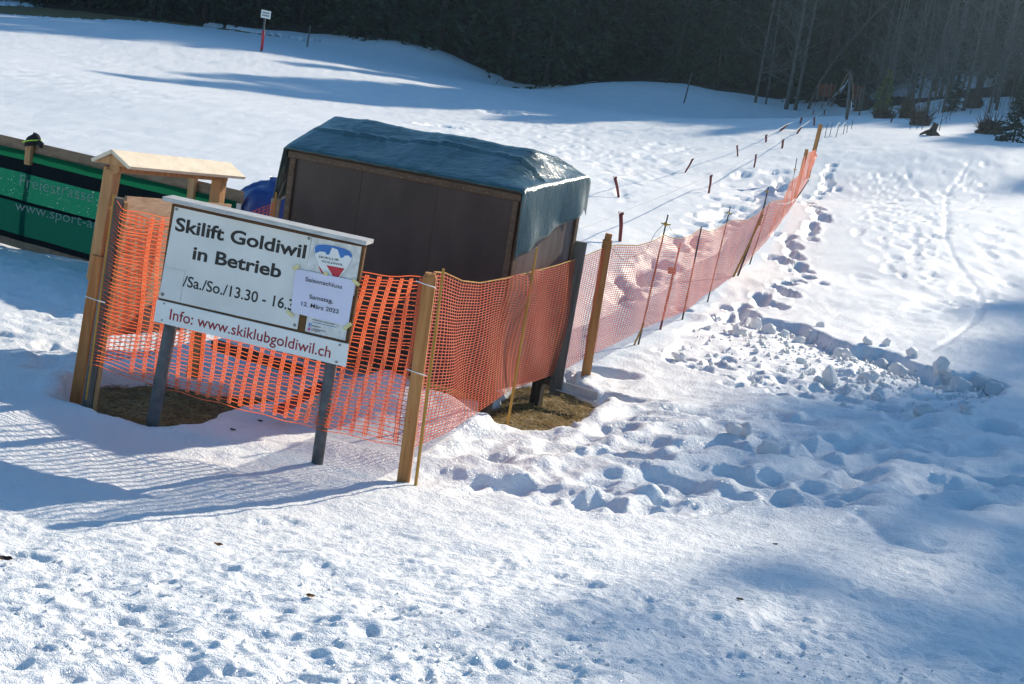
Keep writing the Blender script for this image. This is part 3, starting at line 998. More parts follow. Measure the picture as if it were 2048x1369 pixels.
w2, h2 = .622, .372
b.plate([sp(-w2, -h2), sp(w2, -h2), sp(w2, h2), sp(-w2, h2)], -SN, .035)
b.build('board', M['sign_wood'], sign)
cL, cR = sg2(93, 85, .06), sg2(1562, 395, .06)
b = MB()
cv = (cL[1] + cR[1]) / 2
cm = (cL[0] + cR[0]) / 2
b.box(sp(cm, cv + .014, .0), (cR[0] - cL[0]) / 2, .012, .075, (SU, SV, SN))
b.build('cap_board', M['cap'], sign)
def sign_rect(name, pts, off, th, mat, parent):
    m = MB()
    m.plate([sp(u, v, off) for u, v in pts], -SN, th)
    return m.build(name, mat, parent)
mp = sign_rect('main_panel', [sg2(62, 777, .005), sg2(1060, 1006, .005), sg2(1165, 338, .005), sg2(180, 121, .005)], .006, .004, M['enamel'], sign)
sign_rect('cover_patch', [sg2(75, 765, .01), sg2(215, 803, .01), sg2(250, 585, .01), sg2(100, 556, .01)], .0095, .003, M['enamel'], sign)
st = sign_rect('web_strip', [sg2(28, 947, .01), sg2(1410, 1276, .01), sg2(1430, 1112, .01), sg2(50, 790, .01)], .013, .012, M['strip'], sign)
lg = sign_rect('logo_sheet', [sg2(1110, 680, .006), sg2(1470, 765, .006), sg2(1525, 411, .006), sg2(1168, 340, .006)], .006, .002, M['logo_sheet'], sign)
inf = sign_rect('info_sheet', [sg2(1118, 1018, .006), sg2(1408, 1086, .006), sg2(1450, 800, .006), sg2(1160, 735, .006)], .0105, .002, M['logo_sheet'], sign)

def text_mesh(txt, bold=0.0, ext=.0):
    cu = bpy.data.curves.new('lettering', 'FONT')
    cu.body = txt
    cu.size = 1.0
    cu.offset = bold
    cu.resolution_u = 4
    o = bpy.data.objects.new('lettering', cu)
    COL.objects.link(o)
    bpy.context.view_layer.update()
    dg = bpy.context.evaluated_depsgraph_get()
    me = bpy.data.meshes.new_from_object(o.evaluated_get(dg))
    bpy.data.objects.remove(o)
    bpy.data.curves.remove(cu)
    return me

def lettering(txt, p0, p1, height, upv, nrm, mat, parent, bold=0.0, capref=None):
    """text whose baseline runs from p0 to p1 (world points); height = cap height"""
    me = text_mesh(txt, bold)
    v = np.zeros(len(me.vertices) * 3)
    me.vertices.foreach_get('co', v)
    v = v.reshape(-1, 3)
    x0, x1 = v[:, 0].min(), v[:, 0].max()
    cap = .729 if capref is None else capref
    p0, p1 = Vector(p0), Vector(p1)
    d = p1 - p0
    off = world_loc(parent)
    X = (v[:, 0] - x0) / (x1 - x0)
    Y = v[:, 1] / cap * height
    upn = np.array(Vector(upv).normalized())
    w = np.array(p0 - off)[None] + X[:, None] * np.array(d)[None] + Y[:, None] * upn[None]
    me.vertices.foreach_set('co', w.astype(np.float32).ravel())
    me.update()
    me.materials.clear()
    me.materials.append(mat)
    return put('lettering', me, parent)

def sign_text(txt, a, b_, h, mat, parent, off, bold=0.0):
    (u0, v0), (u1, v1) = sg2(*a, off), sg2(*b_, off)
    return lettering(txt, sp(u0, v0, off), sp(u1, v1, off), h, SV, -SN, mat, parent, bold)
sign_text('Skilift Goldiwil', (178, 290), (1117, 494), .083, M['black'], mp, .0072, .027)
sign_text('in Betrieb', (303, 497), (940, 635), .082, M['black'], mp, .0072, .027)
sign_text('/Sa./So./13.30 - 16.30', (234, 692), (1085, 884), .070, M['black'], mp, .0072, .012)
sign_text('Info: www.skiklubgoldiwil.ch', (138, 933), (1296, 1211), .071, M['red'], st, .0142, .008)
# club emblem
def sign_shape(name, pts, off, mat, parent):
    m = MB()
    q = [sg2(a, c, off) for a, c in pts]
    m.plate([sp(u, v, off) for u, v in q][::-1], -SN, .0006)
    return m.build(name, mat, parent)
def tri_shape(name, pts, off, mat, parent):
    q = [sp(*sg2(a, c, off), off) for a, c in pts]
    from mathutils.geometry import tessellate_polygon
    tris = tessellate_polygon([q])
    m = MB()
    m.add(q, [tuple(t) for t in tris])
    return m.build(name, mat, parent)
SHIELD = [(1178, 425), (1184, 402), (1205, 389), (1260, 389), (1330, 400), (1400, 418), (1445, 440), (1463, 470), (1455, 505), (1420, 570), (1375, 622), (1330, 668), (1300, 675), (1255, 625), (1215, 555), (1190, 490)]
tri_shape('emblem_outline', SHIELD, .0066, M['black'], lg)
cx, cy = 1318, 500
tri_shape('emblem_field', [(cx + (a - cx) * .985, cy + (c - cy) * .985) for a, c in SHIELD], .0072, M['logo_white'], lg)
tri_shape('emblem_sky', [(1186, 420), (1192, 405), (1210, 395), (1262, 394), (1330, 405), (1398, 422), (1440, 443), (1457, 470), (1450, 495), (1432, 474), (1404, 474), (1392, 488), (1372, 492), (1352, 432), (1312, 416), (1290, 468), (1272, 468), (1262, 448), (1222, 444), (1190, 460)], .0078, M['logo_blue'], lg)
tri_shape('emblem_red', [(1270, 543), (1402, 567), (1365, 622), (1330, 650), (1305, 600)], .0078, M['logo_red'], lg)
tri_shape('emblem_red', [(1212, 548), (1222, 555), (1252, 600), (1268, 632), (1250, 618), (1225, 580)], .0078, M['logo_red'], lg)
sign_text('SKIKLUB', (1213, 488), (1357, 513), .013, M['black'], lg, .0079, .02)
sign_text('GOLDIWIL', (1236, 520), (1392, 550), .013, M['black'], lg, .0079, .02)
# small print on the info sheet
sign_shape('icon', [(1140, 984), (1161, 988), (1165, 964), (1144, 960)], .0116, M['logo_blue'], inf)
sign_shape('icon', [(1134, 1012), (1152, 1016), (1156, 995), (1138, 991)], .0116, M['pink_print'], inf)
sign_text('f', (1150, 983), (1158, 985), .013, M['logo_white'], inf, .0124, .02)
sign_text('Facebook', (1167, 984), (1230, 996), .011, M['grey_print'], inf, .0118, .02)
sign_text('Instagram', (1160, 1013), (1226, 1027), .011, M['grey_print'], inf, .0118, .02)
for a, c, l, mt in [(1170, 932, 160, 'grey_print'), (1168, 950, 172, 'link_print'), (1170, 997, 95, 'grey_print'), (1158, 1030, 100, 'grey_print')]:
    sign_shape('small_print', [(a, c + 5), (a + l, c + 5 + l * .225), (a + l, c + l * .225), (a, c)], .0118, M[mt], inf)
for a, c, r, pr, off in [(193, 140, .010, mp, .006), (1145, 350, .010, mp, .006), (90, 752, .011, mp, .0095), (1042, 975, .010, mp, .006), (103, 820, .006, st, .013), (85, 938, .006, st, .013), (658, 1020, .006, st, .013), (1368, 1118, .008, st, .013), (1343, 1240, .008, st, .013)]:
    u, v = sg2(a, c, off)
    m = MB()
    q = sp(u, v, off)
    m.tube([q, q - SN * .003, q - SN * .0032, q - SN * .006], [r, r, r * .55, r * .5], 10)
    m.build('screw', M['screw'], pr)
# steel posts
for (bx, by), zx, r in [((297, 850), -.535, .042), ((633, 925), .505, .037)]:
    top = sp(zx, -.05, -.075)
    d = (sp(zx, -.4, -.075) - top).normalized()
    q = hit(bx, by)
    q = Vector((q.x, q.y + .02, q.z - .25))
    m = MB()
    m.tube([q, top], r, 16)
    m.build('steel_post', M['galv'], sign, True)
# the paper notice taped over it
pc = sg2(1245, 780, .016)
note = thing('paper_notice', 'lilac paper sheet with season closing date taped onto the ski lift sign', 'notice', sp(*pc, .016))
def rrect(c, r=14):
    out = []
    for i, (x, y) in enumerate(c):
        p0, p1 = Vector(c[i - 1]), Vector(c[(i + 1) % 4])
        q = Vector((x, y))
        for s in (0, .5, 1):
            a = q + (p0 - q).normalized() * r * (1 - s) + (p1 - q).normalized() * r * s
            if s == .5: a = a.lerp(q, .4)
            out.append((a.x, a.y))
    return out
PC = [(1013, 880), (1427, 985), (1481, 655), (1047, 568)]
m = MB()
NG = 14
def bil(s, t):
    a, b_, c, d = [Vector(sg2(*q, .016)) for q in PC]
    return (a * (1 - s) + b_ * s) * (1 - t) + (d * (1 - s) + c * s) * t
vs, fs = [], []
for j in range(NG + 1):
    for i in range(NG + 1):
        s, t = i / NG, j / NG
        r = .055
        # rounded corners: pull the outermost ring in at the corners
        du = max(0, r - min(s, 1 - s)); dv = max(0, r - min(t, 1 - t))
        if du > 0 and dv > 0:
            k = .35
            s += (du * k if s < .5 else -du * k); t += (dv * k if t < .5 else -dv * k)
        u, v = bil(s, t)
        vs.append(sp(u, v, .016 + .0025 * math.sin(s * 7 + t * 3) * s * (1 - s) * 4))
fs = [(j * (NG + 1) + i, j * (NG + 1) + i + 1, (j + 1) * (NG + 1) + i + 1, (j + 1) * (NG + 1) + i) for j in range(NG) for i in range(NG)]
m.add(vs, fs)
pp = m.build('paper', M['paper'], note, True)
sign_text('Saisonschluss', (1117, 657), (1382, 715), .027, M['black'], pp, .0195, .006)
sign_text('Samstag,', (1145, 783), (1316, 818), .027, M['black'], pp, .0195, .006)
sign_text('12. M\u00e4rz 2022', (1088, 834), (1358, 893), .027, M['black'], pp, .0195, .006)
for a, c, l, w, an in [(1052, 560, 50, 26, -25), (1265, 605, 30, 26, 12), (1482, 668, 62, 24, 42), (1006, 892, 58, 22, 42), (1422, 985, 70, 26, -38)]:
    ca_, sa_ = math.cos(math.radians(an)), math.sin(math.radians(an))
    sign_shape('tape', [(a + x * ca_ - y * sa_, c + x * sa_ + y * ca_) for x, y in ((-l / 2, w / 2), (l / 2, w / 2), (l / 2, -w / 2), (-l / 2, -w / 2))], .0215, M['tape'], note)

# ------------------------------------------------------------------ roofed wooden info board, left
KD = Vector((.33, .944, -.078)).normalized()      # along the board, away from the camera
KR = Vector((.944, -.33, 0)).normalized()         # to the side that faces right
KL = at(208, 672, 9.22)
kz = .945
kiosk = thing('roofed_info_board', 'wooden information board with a small pale gable roof', 'info board', (-2.84, 9.25, 0))
tl = at(226, 335, 9.25)
bl = at(192, 545, 9.25)
m = MB(); m.beam(at(190, 560, 9.3), tl, .085, .085, KR); m.build('post', M['kiosk_wood'], kiosk)
gq = hit(153, 795)
m = MB(); m.beam(at(151, 806, 9.28), at(198, 512, 9.24), .075, .05, R0); m.build('ground_stake', M['post_wood'], kiosk)
rtop = at(441, 345, 10.48)
rbase = at(388, 740, 10.48)
m = MB(); m.beam(rbase - Vector((0, 0, .05)), rtop, .085, .085, KR); m.build('post', M['kiosk_wood'], kiosk)
def kp(s, v, side=0.0):
    """s metres along the board from its left edge, v up from its lower edge"""
    up = (Vector((0, 0, 1)) - KD * KD.z).normalized()
    return KL + KD * s + up * v + KR * side
pw = 1.30
for i in range(5):
    v0 = i * (kz / 5) + .003
    v1 = (i + 1) * (kz / 5) - .003
    m = MB()
    th = .020 + .003 * (i % 2)
    m.plate([kp(0, v0, .02), kp(pw, v0, .02), kp(pw, v1, .02), kp(0, v1, .02)], KR, th)
    m.build('board_plank', M['panel_wood'], kiosk)
ra, rb = at(223, 300, 9.12), at(460, 326, 10.66)
kup = Vector((0, 0, 1))
hwid = .15
dn = .085
for sgn in (1, -1):
    m = MB()
    e0, e1 = ra + KR * (hwid * sgn) - kup * dn, rb + KR * (hwid * sgn) - kup * dn
    nrm = (KR * (dn * sgn) + kup * hwid).normalized()
    lift = nrm * .003
    m.plate([ra + lift, e0 + lift, e1 + lift, rb + lift] if sgn > 0 else [rb + lift, e1 + lift, e0 + lift, ra + lift], nrm, .022)
    m.build('roof_board', M['pale_wood'], kiosk)
m = MB(); m.beam(ra + KD * .05 - kup * .105, rb - KD * .06 - kup * .105, .07, .07, KR); m.build('ridge_beam', M['kiosk_wood'], kiosk)
for q in (ra + KD * .02, rb - KD * .05):
    m = MB()
    m.plate([q + KR * (hwid - .02) - kup * (dn + .01), q - kup * .028, q - KR * (hwid - .02) - kup * (dn + .01)], -KD, .02)
    m.build('gable_board', M['kiosk_wood'], kiosk)
m = MB(); m.beam(at(214, 341, 9.19), at(236, 345, 9.19), .03, .05, kup); m.build('gable_block', M['kiosk_wood'], kiosk)

# ------------------------------------------------------------------ hut under a tarpaulin
HO = Vector((-.113, 11.0, 0))
HA = Vector((-.893, .451, 0)).normalized()
HB = Vector((.451, .893, 0)).normalized()
HW, HD = 2.2, 1.1
UPV = Vector((0, 0, 1))
def hp(a, b_, z):
    return HO + HA * a + HB * b_ + UPV * z
zf = lambda a: 1.664 - .014 * a
zbk = lambda a: 1.77 + .09 * min(1, a / .27)
hut = thing('wooden_hut', 'brown plywood hut with timber battens standing behind the orange net', 'hut', hp(1.1, .55, -.12))
zb0 = .03
xs4 = [0.0, .74, 1.47, 2.2]
for i in range(3):
    m = MB()
    a0, a1 = xs4[i] + .0015, xs4[i + 1] - .0015
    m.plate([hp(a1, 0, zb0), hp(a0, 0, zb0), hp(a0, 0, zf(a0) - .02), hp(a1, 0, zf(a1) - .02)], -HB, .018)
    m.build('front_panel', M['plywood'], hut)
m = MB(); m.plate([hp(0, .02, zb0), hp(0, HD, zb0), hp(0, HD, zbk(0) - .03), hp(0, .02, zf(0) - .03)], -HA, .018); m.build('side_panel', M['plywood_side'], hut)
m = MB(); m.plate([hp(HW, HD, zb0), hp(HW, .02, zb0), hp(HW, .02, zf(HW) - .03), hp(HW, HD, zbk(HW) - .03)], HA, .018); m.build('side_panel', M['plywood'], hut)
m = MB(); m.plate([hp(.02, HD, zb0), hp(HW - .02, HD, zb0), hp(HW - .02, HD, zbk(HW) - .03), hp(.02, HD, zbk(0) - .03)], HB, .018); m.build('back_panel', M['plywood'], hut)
m = MB(); m.plate([hp(.02, .03, zb0 + .03), hp(.02, HD - .03, zb0 + .03), hp(HW - .02, HD - .03, zb0 + .03), hp(HW - .02, .03, zb0 + .03)][::-1], UPV, .04); m.build('floor', M['grey_wood'], hut)
for p0, p1, w in [(hp(-.02, -.012, zf(0) - .07), hp(HW + .02, -.012, zf(HW) - .07), .055), (hp(.02, -.012, zb0), hp(.02, -.012, zf(0) - .10), .05), (hp(HW - .03, -.012, zb0), hp(HW - .03, -.012, zf(HW) - .10), .06)]:
    m = MB(); m.beam(p0, p1, .022, w, HB); m.build('batten', M['batten'], hut)
for p0, p1 in [(hp(-.012, .035, zb0), hp(-.012, .035, zf(0) - .06)), (hp(-.012, HD - .03, zb0), hp(-.012, HD - .03, zbk(0) - .06))]:
    m = MB(); m.beam(p0, p1, .02, .055, HA); m.build('batten', M['batten'], hut)
m = MB()
for k in range(30):
    a = .06 + k * (HW - .1) / 29
    q = hp(a, -.024, zf(a) - .075 + .01 * math.sin(k * 2.1)); m.tube([q, q - HB * .004], .0045, 6)
for k in range(18):
    q = hp(HW - .03 + .008 * math.sin(k), -.024, .4 + k * .065); m.tube([q, q - HB * .004], .0045, 6)
    q = hp(.02, -.024, .4 + k * .065); m.tube([q, q - HB * .004], .0045, 6)
tag(m.build('nail_heads', M['screw'], hut), kind='stuff')
gz = -.16
for a, b_ in ((.05, .06), (HW - .06, .06), (HW - .06, HD - .06), (.08, HD - .06)):
    m = MB(); m.beam(hp(a, b_, gz - .1), hp(a, b_, zb0 + .05), .09, .09, HA); m.build('leg', M['dark_pole'], hut)
for b_ in (.06, HD - .06):
    m = MB(); m.beam(hp(-.04, b_, zb0 - .03), hp(HW + .05, b_, zb0 - .03), .08, .06, HB); m.build('skid', M['dark_pole'], hut)
ct, cb = at(1163, 484, 12.0), at(1109, 790, 12.0)
m = MB(); m.beam(cb, ct, .10, .05, R0); m.build('corner_post', M['grey_wood'], hut)
q = at(1080, 536, 11.62)
m = MB(); m.tube([q, q + Vector((.02, -.02, .015)), q + Vector((.03, -.02, -.02))], .009, 6); m.build('latch', M['screw'], hut)

# the tarpaulin: a low hipped roof shape, flaps at both ends
def smin01(v): return max(0.0, min(1.0, v))
TA, TB = 96, 40
tR, tL = .56, .55
vs = []
for i in range(TA + 1):
    f_ = i / TA
    tot = tR + HW + tL
    s = f_ * tot - tR
    for j in range(TB + 1):
        bb = -.05 + (HD + .10) * j / TB
        bn = smin01(bb / HD)
        a = min(max(s, -.03), HW + .03)
        aa = min(max(a, 0), HW)
        rb_ = .62
        prof = .27 * bb / rb_ if bb < rb_ else .27 - .06 * (bb - rb_) / (HD - rb_)
        prof = max(prof, 0)
        hip = smin01(aa / .27)
        z = zf(aa) + (1 - hip) * bn * .11 + hip * prof + .006
        z += .008 * math.sin(bn * math.pi) * math.sin(aa * 7.0 + bn * 2) * hip
        out = 0
        if s < -.03:
            t = -.03 - s
            tm = (.53 - .25 * bn) / (tR - .03)
            z -= t * tm
            out = .012 + .035 * t * (1 + math.sin(bn * 9.5)) + .03 * math.sin(bn * 17) * t
        if s > HW + .03:
            t = s - HW - .03
            z -= t * 1.0
            out = -(.02 + .12 * t * (1 - bn))
        if bb < 0: z -= .03 * (-bb / .05)
        if bb > HD: z -= .06 * (bb - HD) / .05
        p = hp(a - out, bb, z)
        vs.append(p)
V = np.array([tuple(v) for v in vs])
wr = fbm(V[:, 0] * 2.0 + V[:, 2], V[:, 1] * 2.0 + V[:, 2] * 1.5, .30, 4, 201, .6) * .007
V[:, 2] += wr
ii = np.arange(len(V)).reshape(TA + 1, TB + 1)
# fold creases along and across
for i in range(TA + 1):
    s = i / TA * (tR + HW + tL) - tR
    if 0 < s < HW:
        cr = .007 * max(0, 1 - abs(((s + .05) % .36) - .18) / .03)
        V[ii[i, :], 2] += cr
        kk = 15 + int(round(2.0 * math.sin(s * 2.2)))
        V[ii[i, kk], 2] += .012 + .005 * math.sin(s * 8)
        V[ii[i, kk - 1], 2] -= .008
F = np.stack([ii[:-1, :-1], ii[1:, :-1], ii[1:, 1:], ii[:-1, 1:]], -1).reshape(-1, 4)
# real thickness
me = mesh_np('tarpaulin', V - np.array(hp(1.1, .55, 1.7)), F, M['green_tarp'], True)
tarp = put('tarpaulin', me)
tarp.location = hp(1.1, .55, 1.7)
sm = tarp.modifiers.new('thickness', 'SOLIDIFY'); sm.thickness = .004
tag(tarp, 'creased dark green tarpaulin draped over the hut roof', 'tarpaulin')

# ------------------------------------------------------------------ blue covered crate, left of the hut
q0 = at(526, 470, 14.1)
bx, by = q0.x, q0.y
g0 = base1(bx, by) - .05
vs = []
nu, nv = 40, 14
ztop = at(540, 363, 14.1).z
for j in range(nv + 1):
    e = j / nv
    for i in range(nu):
        a = 2 * math.pi * i / nu
        ex = .32
        cx_ = math.copysign(abs(math.cos(a)) ** ex, math.cos(a)) * .28
        cy_ = math.copysign(abs(math.sin(a)) ** ex, math.sin(a)) * .22
        if e < .62:
            r, z = 1.0 + .05 * math.sin(a * 7 + e * 3) * (1 - e), g0 + (ztop - g0 - .14) * e / .62
        else:
            k = (e - .62) / .38
            r, z = 1 - k ** 1.3, ztop - .14 + .14 * math.sin(k * math.pi / 2) + .02 * math.sin(a * 3 + k * 5)
        d = R0 * .93 + Vector((0, .36, 0))
        X_ = d.normalized(); Y_ = Vector((-X_.y, X_.x, 0))
        vs.append(Vector((bx, by, z + (.05 * math.cos(a) if e > .5 else 0))) + X_ * cx_ * r + Y_ * cy_ * r)
fs = [(j * nu + i, j * nu + (i + 1) % nu, (j + 1) * nu + (i + 1) % nu, (j + 1) * nu + i) for j in range(nv) for i in range(nu)]
m = MB(); m.add(vs, fs)
m.build_top('covered_crate', M['blue_tarp'], (bx, by, g0), 'crate wrapped in a shiny blue tarpaulin left of the hut', 'covered crate', None, True)

# ------------------------------------------------------------------ banner fence, far left
FA, FB = at(-70, 254, 16.05), at(486, 383, 13.75)
dirf = (FB - FA); dirf.z = 0
Lf = dirf.length
dirf.normalize()
nf = Vector((dirf.y, -dirf.x, 0))           # towards the camera
if nf.y > 0: nf = -nf
bf = thing('banner_fence', 'wooden rail fence hung with green and black banners', 'fence', (FA.x, FA.y, base1(FA.x, FA.y)))
topz = lambda s: FA.z + (FB.z - FA.z) * s / Lf
def fp(s, dz, off=0.0):
    """s along the fence, dz below the top of its rail"""
    return Vector((FA.x, FA.y, topz(s) - dz)) + dirf * s + nf * off
m = MB(); m.beam(fp(0, .06, -.0), fp(Lf * .52, .06, 0), .13, .035, UPV); m.build('top_rail', M['rail_wood'], bf)
m = MB(); m.beam(fp(Lf * .52 + .004, .062, 0), fp(Lf, .062, 0), .125, .035, UPV); m.build('top_rail', M['rail_wood'], bf)
m = MB(); m.beam(fp(0, 1.13, .01), fp(Lf, 1.13, .01), .10, .04, UPV); m.build('bottom_rail', M['rail_wood'], bf)
def s_at(px):
    """how far along the fence the photo column px meets the rail"""
    d = ray(px, 300)
    o = Vector((FA.x, FA.y, topz(0)))
    t = (o - EYE).dot(nf) / d.dot(nf)
    return (EYE + d * t - o).dot(dirf)
S_HAT = s_at(68)
for s, up, fr in ((S_HAT, -.02, .058), (s_at(232), -.02, -.06), (s_at(402), .04, .058), (Lf - .05, -.02, -.06)):
    m = MB(); m.beam(fp(s, .24 if fr > 0 else 1.3, fr), fp(s, -up, fr), .09, .05, dirf)
    if fr > 0: m.beam(fp(s, 1.3, -.07), fp(s, .02, -.07), .09, .06, dirf); m.build('post', M['kiosk_wood'], bf)
def band(name, d0, d1, mat, off=.05, s0=0.0, s1=None):
    s1 = s1 or Lf
    ns = 60
    vs, fs = [], []
    for i in range(ns + 1):
        s = s0 + (s1 - s0) * i / ns
        for k, dz in enumerate((d0, (d0 * 2 + d1) / 3, (d0 + d1 * 2) / 3, d1)):
            w = off + .012 * math.sin(s * 3.1 + dz * 5) + .006 * math.sin(s * 9 + dz * 3)
            vs.append(fp(s, dz, w))
    for i in range(ns):
        for k in range(3):
            fs.append((i * 4 + k, (i + 1) * 4 + k, (i + 1) * 4 + k + 1, i * 4 + k + 1))
    m = MB(); m.add(vs, fs)
    return m.build(name, mat, bf, True)
band('banner', .105, .205, M['banner_top'])
band('banner', .205, .345, M['banner_black'])
bm = band('banner', .345, .64, M['banner'])
bd = band('banner', .64, 1.02, M['banner_deep'])
band('banner', .64, .675, M['banner_black'], .054)
band('banner', 1.02, 1.085, M['banner_black'])
def bt(px, py):
    """a point of the banner plane seen at the photo point"""
    d = ray(px, py)
    o = fp(0, .5, .072)
    t = (o - EYE).dot(nf) / d.dot(nf)
    return EYE + d * t
lettering('Freiestrasse 1', bt(39, 372), bt(206, 410), .135, UPV, nf, M['banner_text'], bm, -.012)
lettering('www.sport-am', bt(30, 420), bt(207, 462), .115, UPV, nf, M['banner_text'], bd, -.008)
# black knitted cap on the fence post
q = fp(S_HAT, .0, .03)
hat = thing('knitted_cap', 'black knitted cap with neon trim set on top of the fence post', 'cap', q)
vs, fs = [], []
nu, nv = 18, 7
for j in range(nv + 1):
    for i in range(nu):
        a = 2 * math.pi * i / nu
        e = j / nv * math.pi / 2
        r = math.cos(e) ** .7 * (1 + .1 * math.sin(3 * a + 1))
        vs.append(q + Vector((math.cos(a) * .09 * r, math.sin(a) * .078 * r, -.03 + .125 * math.sin(e) + .02 * math.cos(a))))
fs = [(j * nu + i, j * nu + (i + 1) % nu, (j + 1) * nu + (i + 1) % nu, (j + 1) * nu + i) for j in range(nv) for i in range(nu)]
m = MB(); m.add(vs, fs); m.build('crown', M['knit'], hat, True)
m = MB()
ring = [q + Vector((math.cos(a) * .1, math.sin(a) * .085, .012 + .03 * math.cos(a + .6))) for a in [2 * math.pi * k / 20 for k in range(21)]]
m.tube(ring, .007, 5, False); m.build('trim', M['neon'], hat)
m = MB()
m.tube([q + Vector((.07, -.03, .03)), q + Vector((.12, -.06, .0)), q + Vector((.14, -.07, -.03))], [.03, .035, .012], 7); m.build('ear_flap', M['knit'], hat, True)
#@@FENCES
# ------------------------------------------------------------------ orange nets
def net_surface(top, bot, sag=.0, bulge=None):
    """top, bot: lists of world points in step; returns f(u, v), u in metres along, v 0 top .. 1 bottom (numpy arrays)"""
    T = np.array([tuple(p) for p in top]); B = np.array([tuple(p) for p in bot])
    mid = (T + B) / 2
    L = np.r_[0, np.cumsum(np.linalg.norm(np.diff(mid[:, :2], axis=0), axis=1))]
    def f(u, v):
        t = np.stack([np.interp(u, L, T[:, k]) for k in range(3)], -1)
        b = np.stack([np.interp(u, L, B[:, k]) for k in range(3)], -1)
        p = t * (1 - v)[..., None] + b * v[..., None]
        if bulge is not None:
            p = p + bulge(u, v, p)
        return p
    return f, L[-1]

def ribbons(f, ulines, width, axis, lift=0.0):
    """ulines: list of (u array, v array); returns verts, faces of flat strands"""
    V, F, off = [], [], 0
    for u, v in ulines:
        p = f(u, v)
        if axis == 'v':      # strand runs along u, its width stands along v
            q = f(u, np.clip(v + .02, None, 1.5)) - p
        else:
            q = f(u + .02, v) - p
        q /= np.linalg.norm(q, axis=1, keepdims=True) + 1e-9
        if lift:
            along = f(u + .02, v) - f(u - .02, v)
            down = f(u, v + .02) - f(u, v - .02)
            nn = np.cross(along, down)
            nn /= np.linalg.norm(nn, axis=1, keepdims=True) + 1e-9
            p = p + nn * lift
        a, b = p - q * width / 2, p + q * width / 2
        m = len(u)
        V.append(np.stack([a, b], 1).reshape(-1, 3))
        i = np.arange(m - 1)[:, None] * 2 + off
        F.append(i + [0, 2, 3, 1])
        off += 2 * m
    return np.concatenate(V), np.concatenate(F)

def add_np(name, V, F, mat, parent):
    offp = np.array(world_loc(parent))
    return put(name, mesh_np(name, V - offp, F, mat), parent)

# --- first stretch: banded net in front, from the left post to the corner post
corner = Vector((-.515, 8.41, 0))
fl_base, fl_top = at(173, 812, 9.0), at(238, 396, 9.0)
fence1 = thing('orange_net_fence', 'bright orange banded plastic net stretched behind the ski lift sign', 'net fence', (-1.6, 8.75, 0))
m = MB(); m.beam(fl_base - Vector((0, 0, .03)), fl_top, .065, .06, Vector((.9, .35, 0))); m.build('post', M['grey_wood'], fence1)  # grey colour carries the shade on this face of the post
m = MB(); m.beam(fl_base + Vector((.05, .0, -.05)), fl_top + Vector((.05, 0, -.02)), .028, .055, Vector((.9, .35, 0))); m.build('lit_post_side', M['kiosk_wood'], fence1)  # paler strip paints the sunlit side of the same post, no separate lath
cb_, ct_ = at(806, 972, 8.42), at(861, 549, 8.42)
m = MB(); m.beam(cb_ - Vector((0, 0, .1)), ct_ - Vector((0, 0, .012)), .078, .07, R0)
m.beam(ct_ - Vector((0, 0, .012)), ct_ + Vector((.0, 0, .008)), .062, .054, R0)
m.build('post', M['post_wood'], fence1)
m = MB(); m.tube([at(228, 390, 8.93), at(200, 600, 8.9), at(172, 800, 8.9)], .0075, 6); m.build('stake', M['stake_wood'], fence1)
tops = [at(234, 402, 8.95), at(246, 420, 8.92), at(280, 428, 8.88), at(338, 437, 8.83), at(450, 465, 8.72), at(600, 510, 8.6), at(720, 543, 8.50), at(800, 553, 8.44), at(868, 556, 8.385)]
bots = [at(176, 728, 8.95), at(196, 732, 8.92), at(235, 746, 8.88), at(300, 768, 8.83), at(400, 796, 8.72), at(540, 833, 8.6), at(640, 858, 8.50), at(720, 875, 8.44), at(824, 897, 8.385)]
def bul1(u, v, p):
    w = .018 * np.sin(u * 4.1 + v * 2) + .010 * np.sin(u * 11 + v * 5)
    o = np.zeros_like(p); o[..., 1] = w * np.sin(np.clip(v, 0, 1) * 3.1)
    o[..., 2] = .006 * np.sin(u * 6.3) * (1 - v)
    return o
f1, L1 = net_surface(tops, bots, bulge=bul1)
NV = 41
us = np.arange(0, L1, .03)
V, F = ribbons(f1, [(us, np.full(len(us), (j + .15 * math.sin(j * 1.7)) / NV) + .004 * np.sin(us * 21 + j)) for j in range(NV + 1)], .0056, 'v')
add_np('net_strands', V, F, M['orange'], fence1)
ub = .30
while ub < L1 - .06:
    lines = []
    vv = np.linspace(.012, .988, 60)
    wav = .007 * np.sin(vv * 9 + ub * 8)
    for du in (-.0112, 0, .0112):
        lines.append((ub + du + wav, vv))
    V, F = ribbons(f1, lines, .0054, 'u', .004)
    Vs, Fs, off = [V], [F], len(V)
    nz = NV * 3
    v2 = np.linspace(.01, .99, nz + 1)
    w2_ = np.interp(v2, vv, wav)
    for lo_, hi_, flip in ((-.0085, -.0027, 0), (.0027, .0085, 1)):     # slanting links between the strands
        a0, b0 = (lo_, hi_) if not flip else (hi_, lo_)
        pA = f1(ub + a0 + w2_[:-1], v2[:-1]); pB = f1(ub + a0 + w2_[:-1], v2[:-1] + .0036)
        pC = f1(ub + b0 + w2_[1:], v2[1:] + .0036); pD = f1(ub + b0 + w2_[1:], v2[1:])
        a = np.stack([pA, pB, pC, pD], 1).reshape(-1, 3) + np.array([.0006, .004, 0])
        Vs.append(a); Fs.append(np.arange(len(a)).reshape(-1, 4) + off); off += len(a)
    add_np('net_band', np.concatenate(Vs), np.concatenate(Fs), M['orange_band'], fence1)
    ub += .0795 + random.uniform(-.003, .003)
m = MB()
for q in (at(852, 568, 8.37), at(833, 744, 8.37), at(190, 598, 8.9)):
    m.tube([q + Vector((-.06, -.015, .01)), q + Vector((0, -.025, 0)), q + Vector((.05, -.02, -.008)), q + Vector((.06, .02, -.02))], .0035, 5, False)
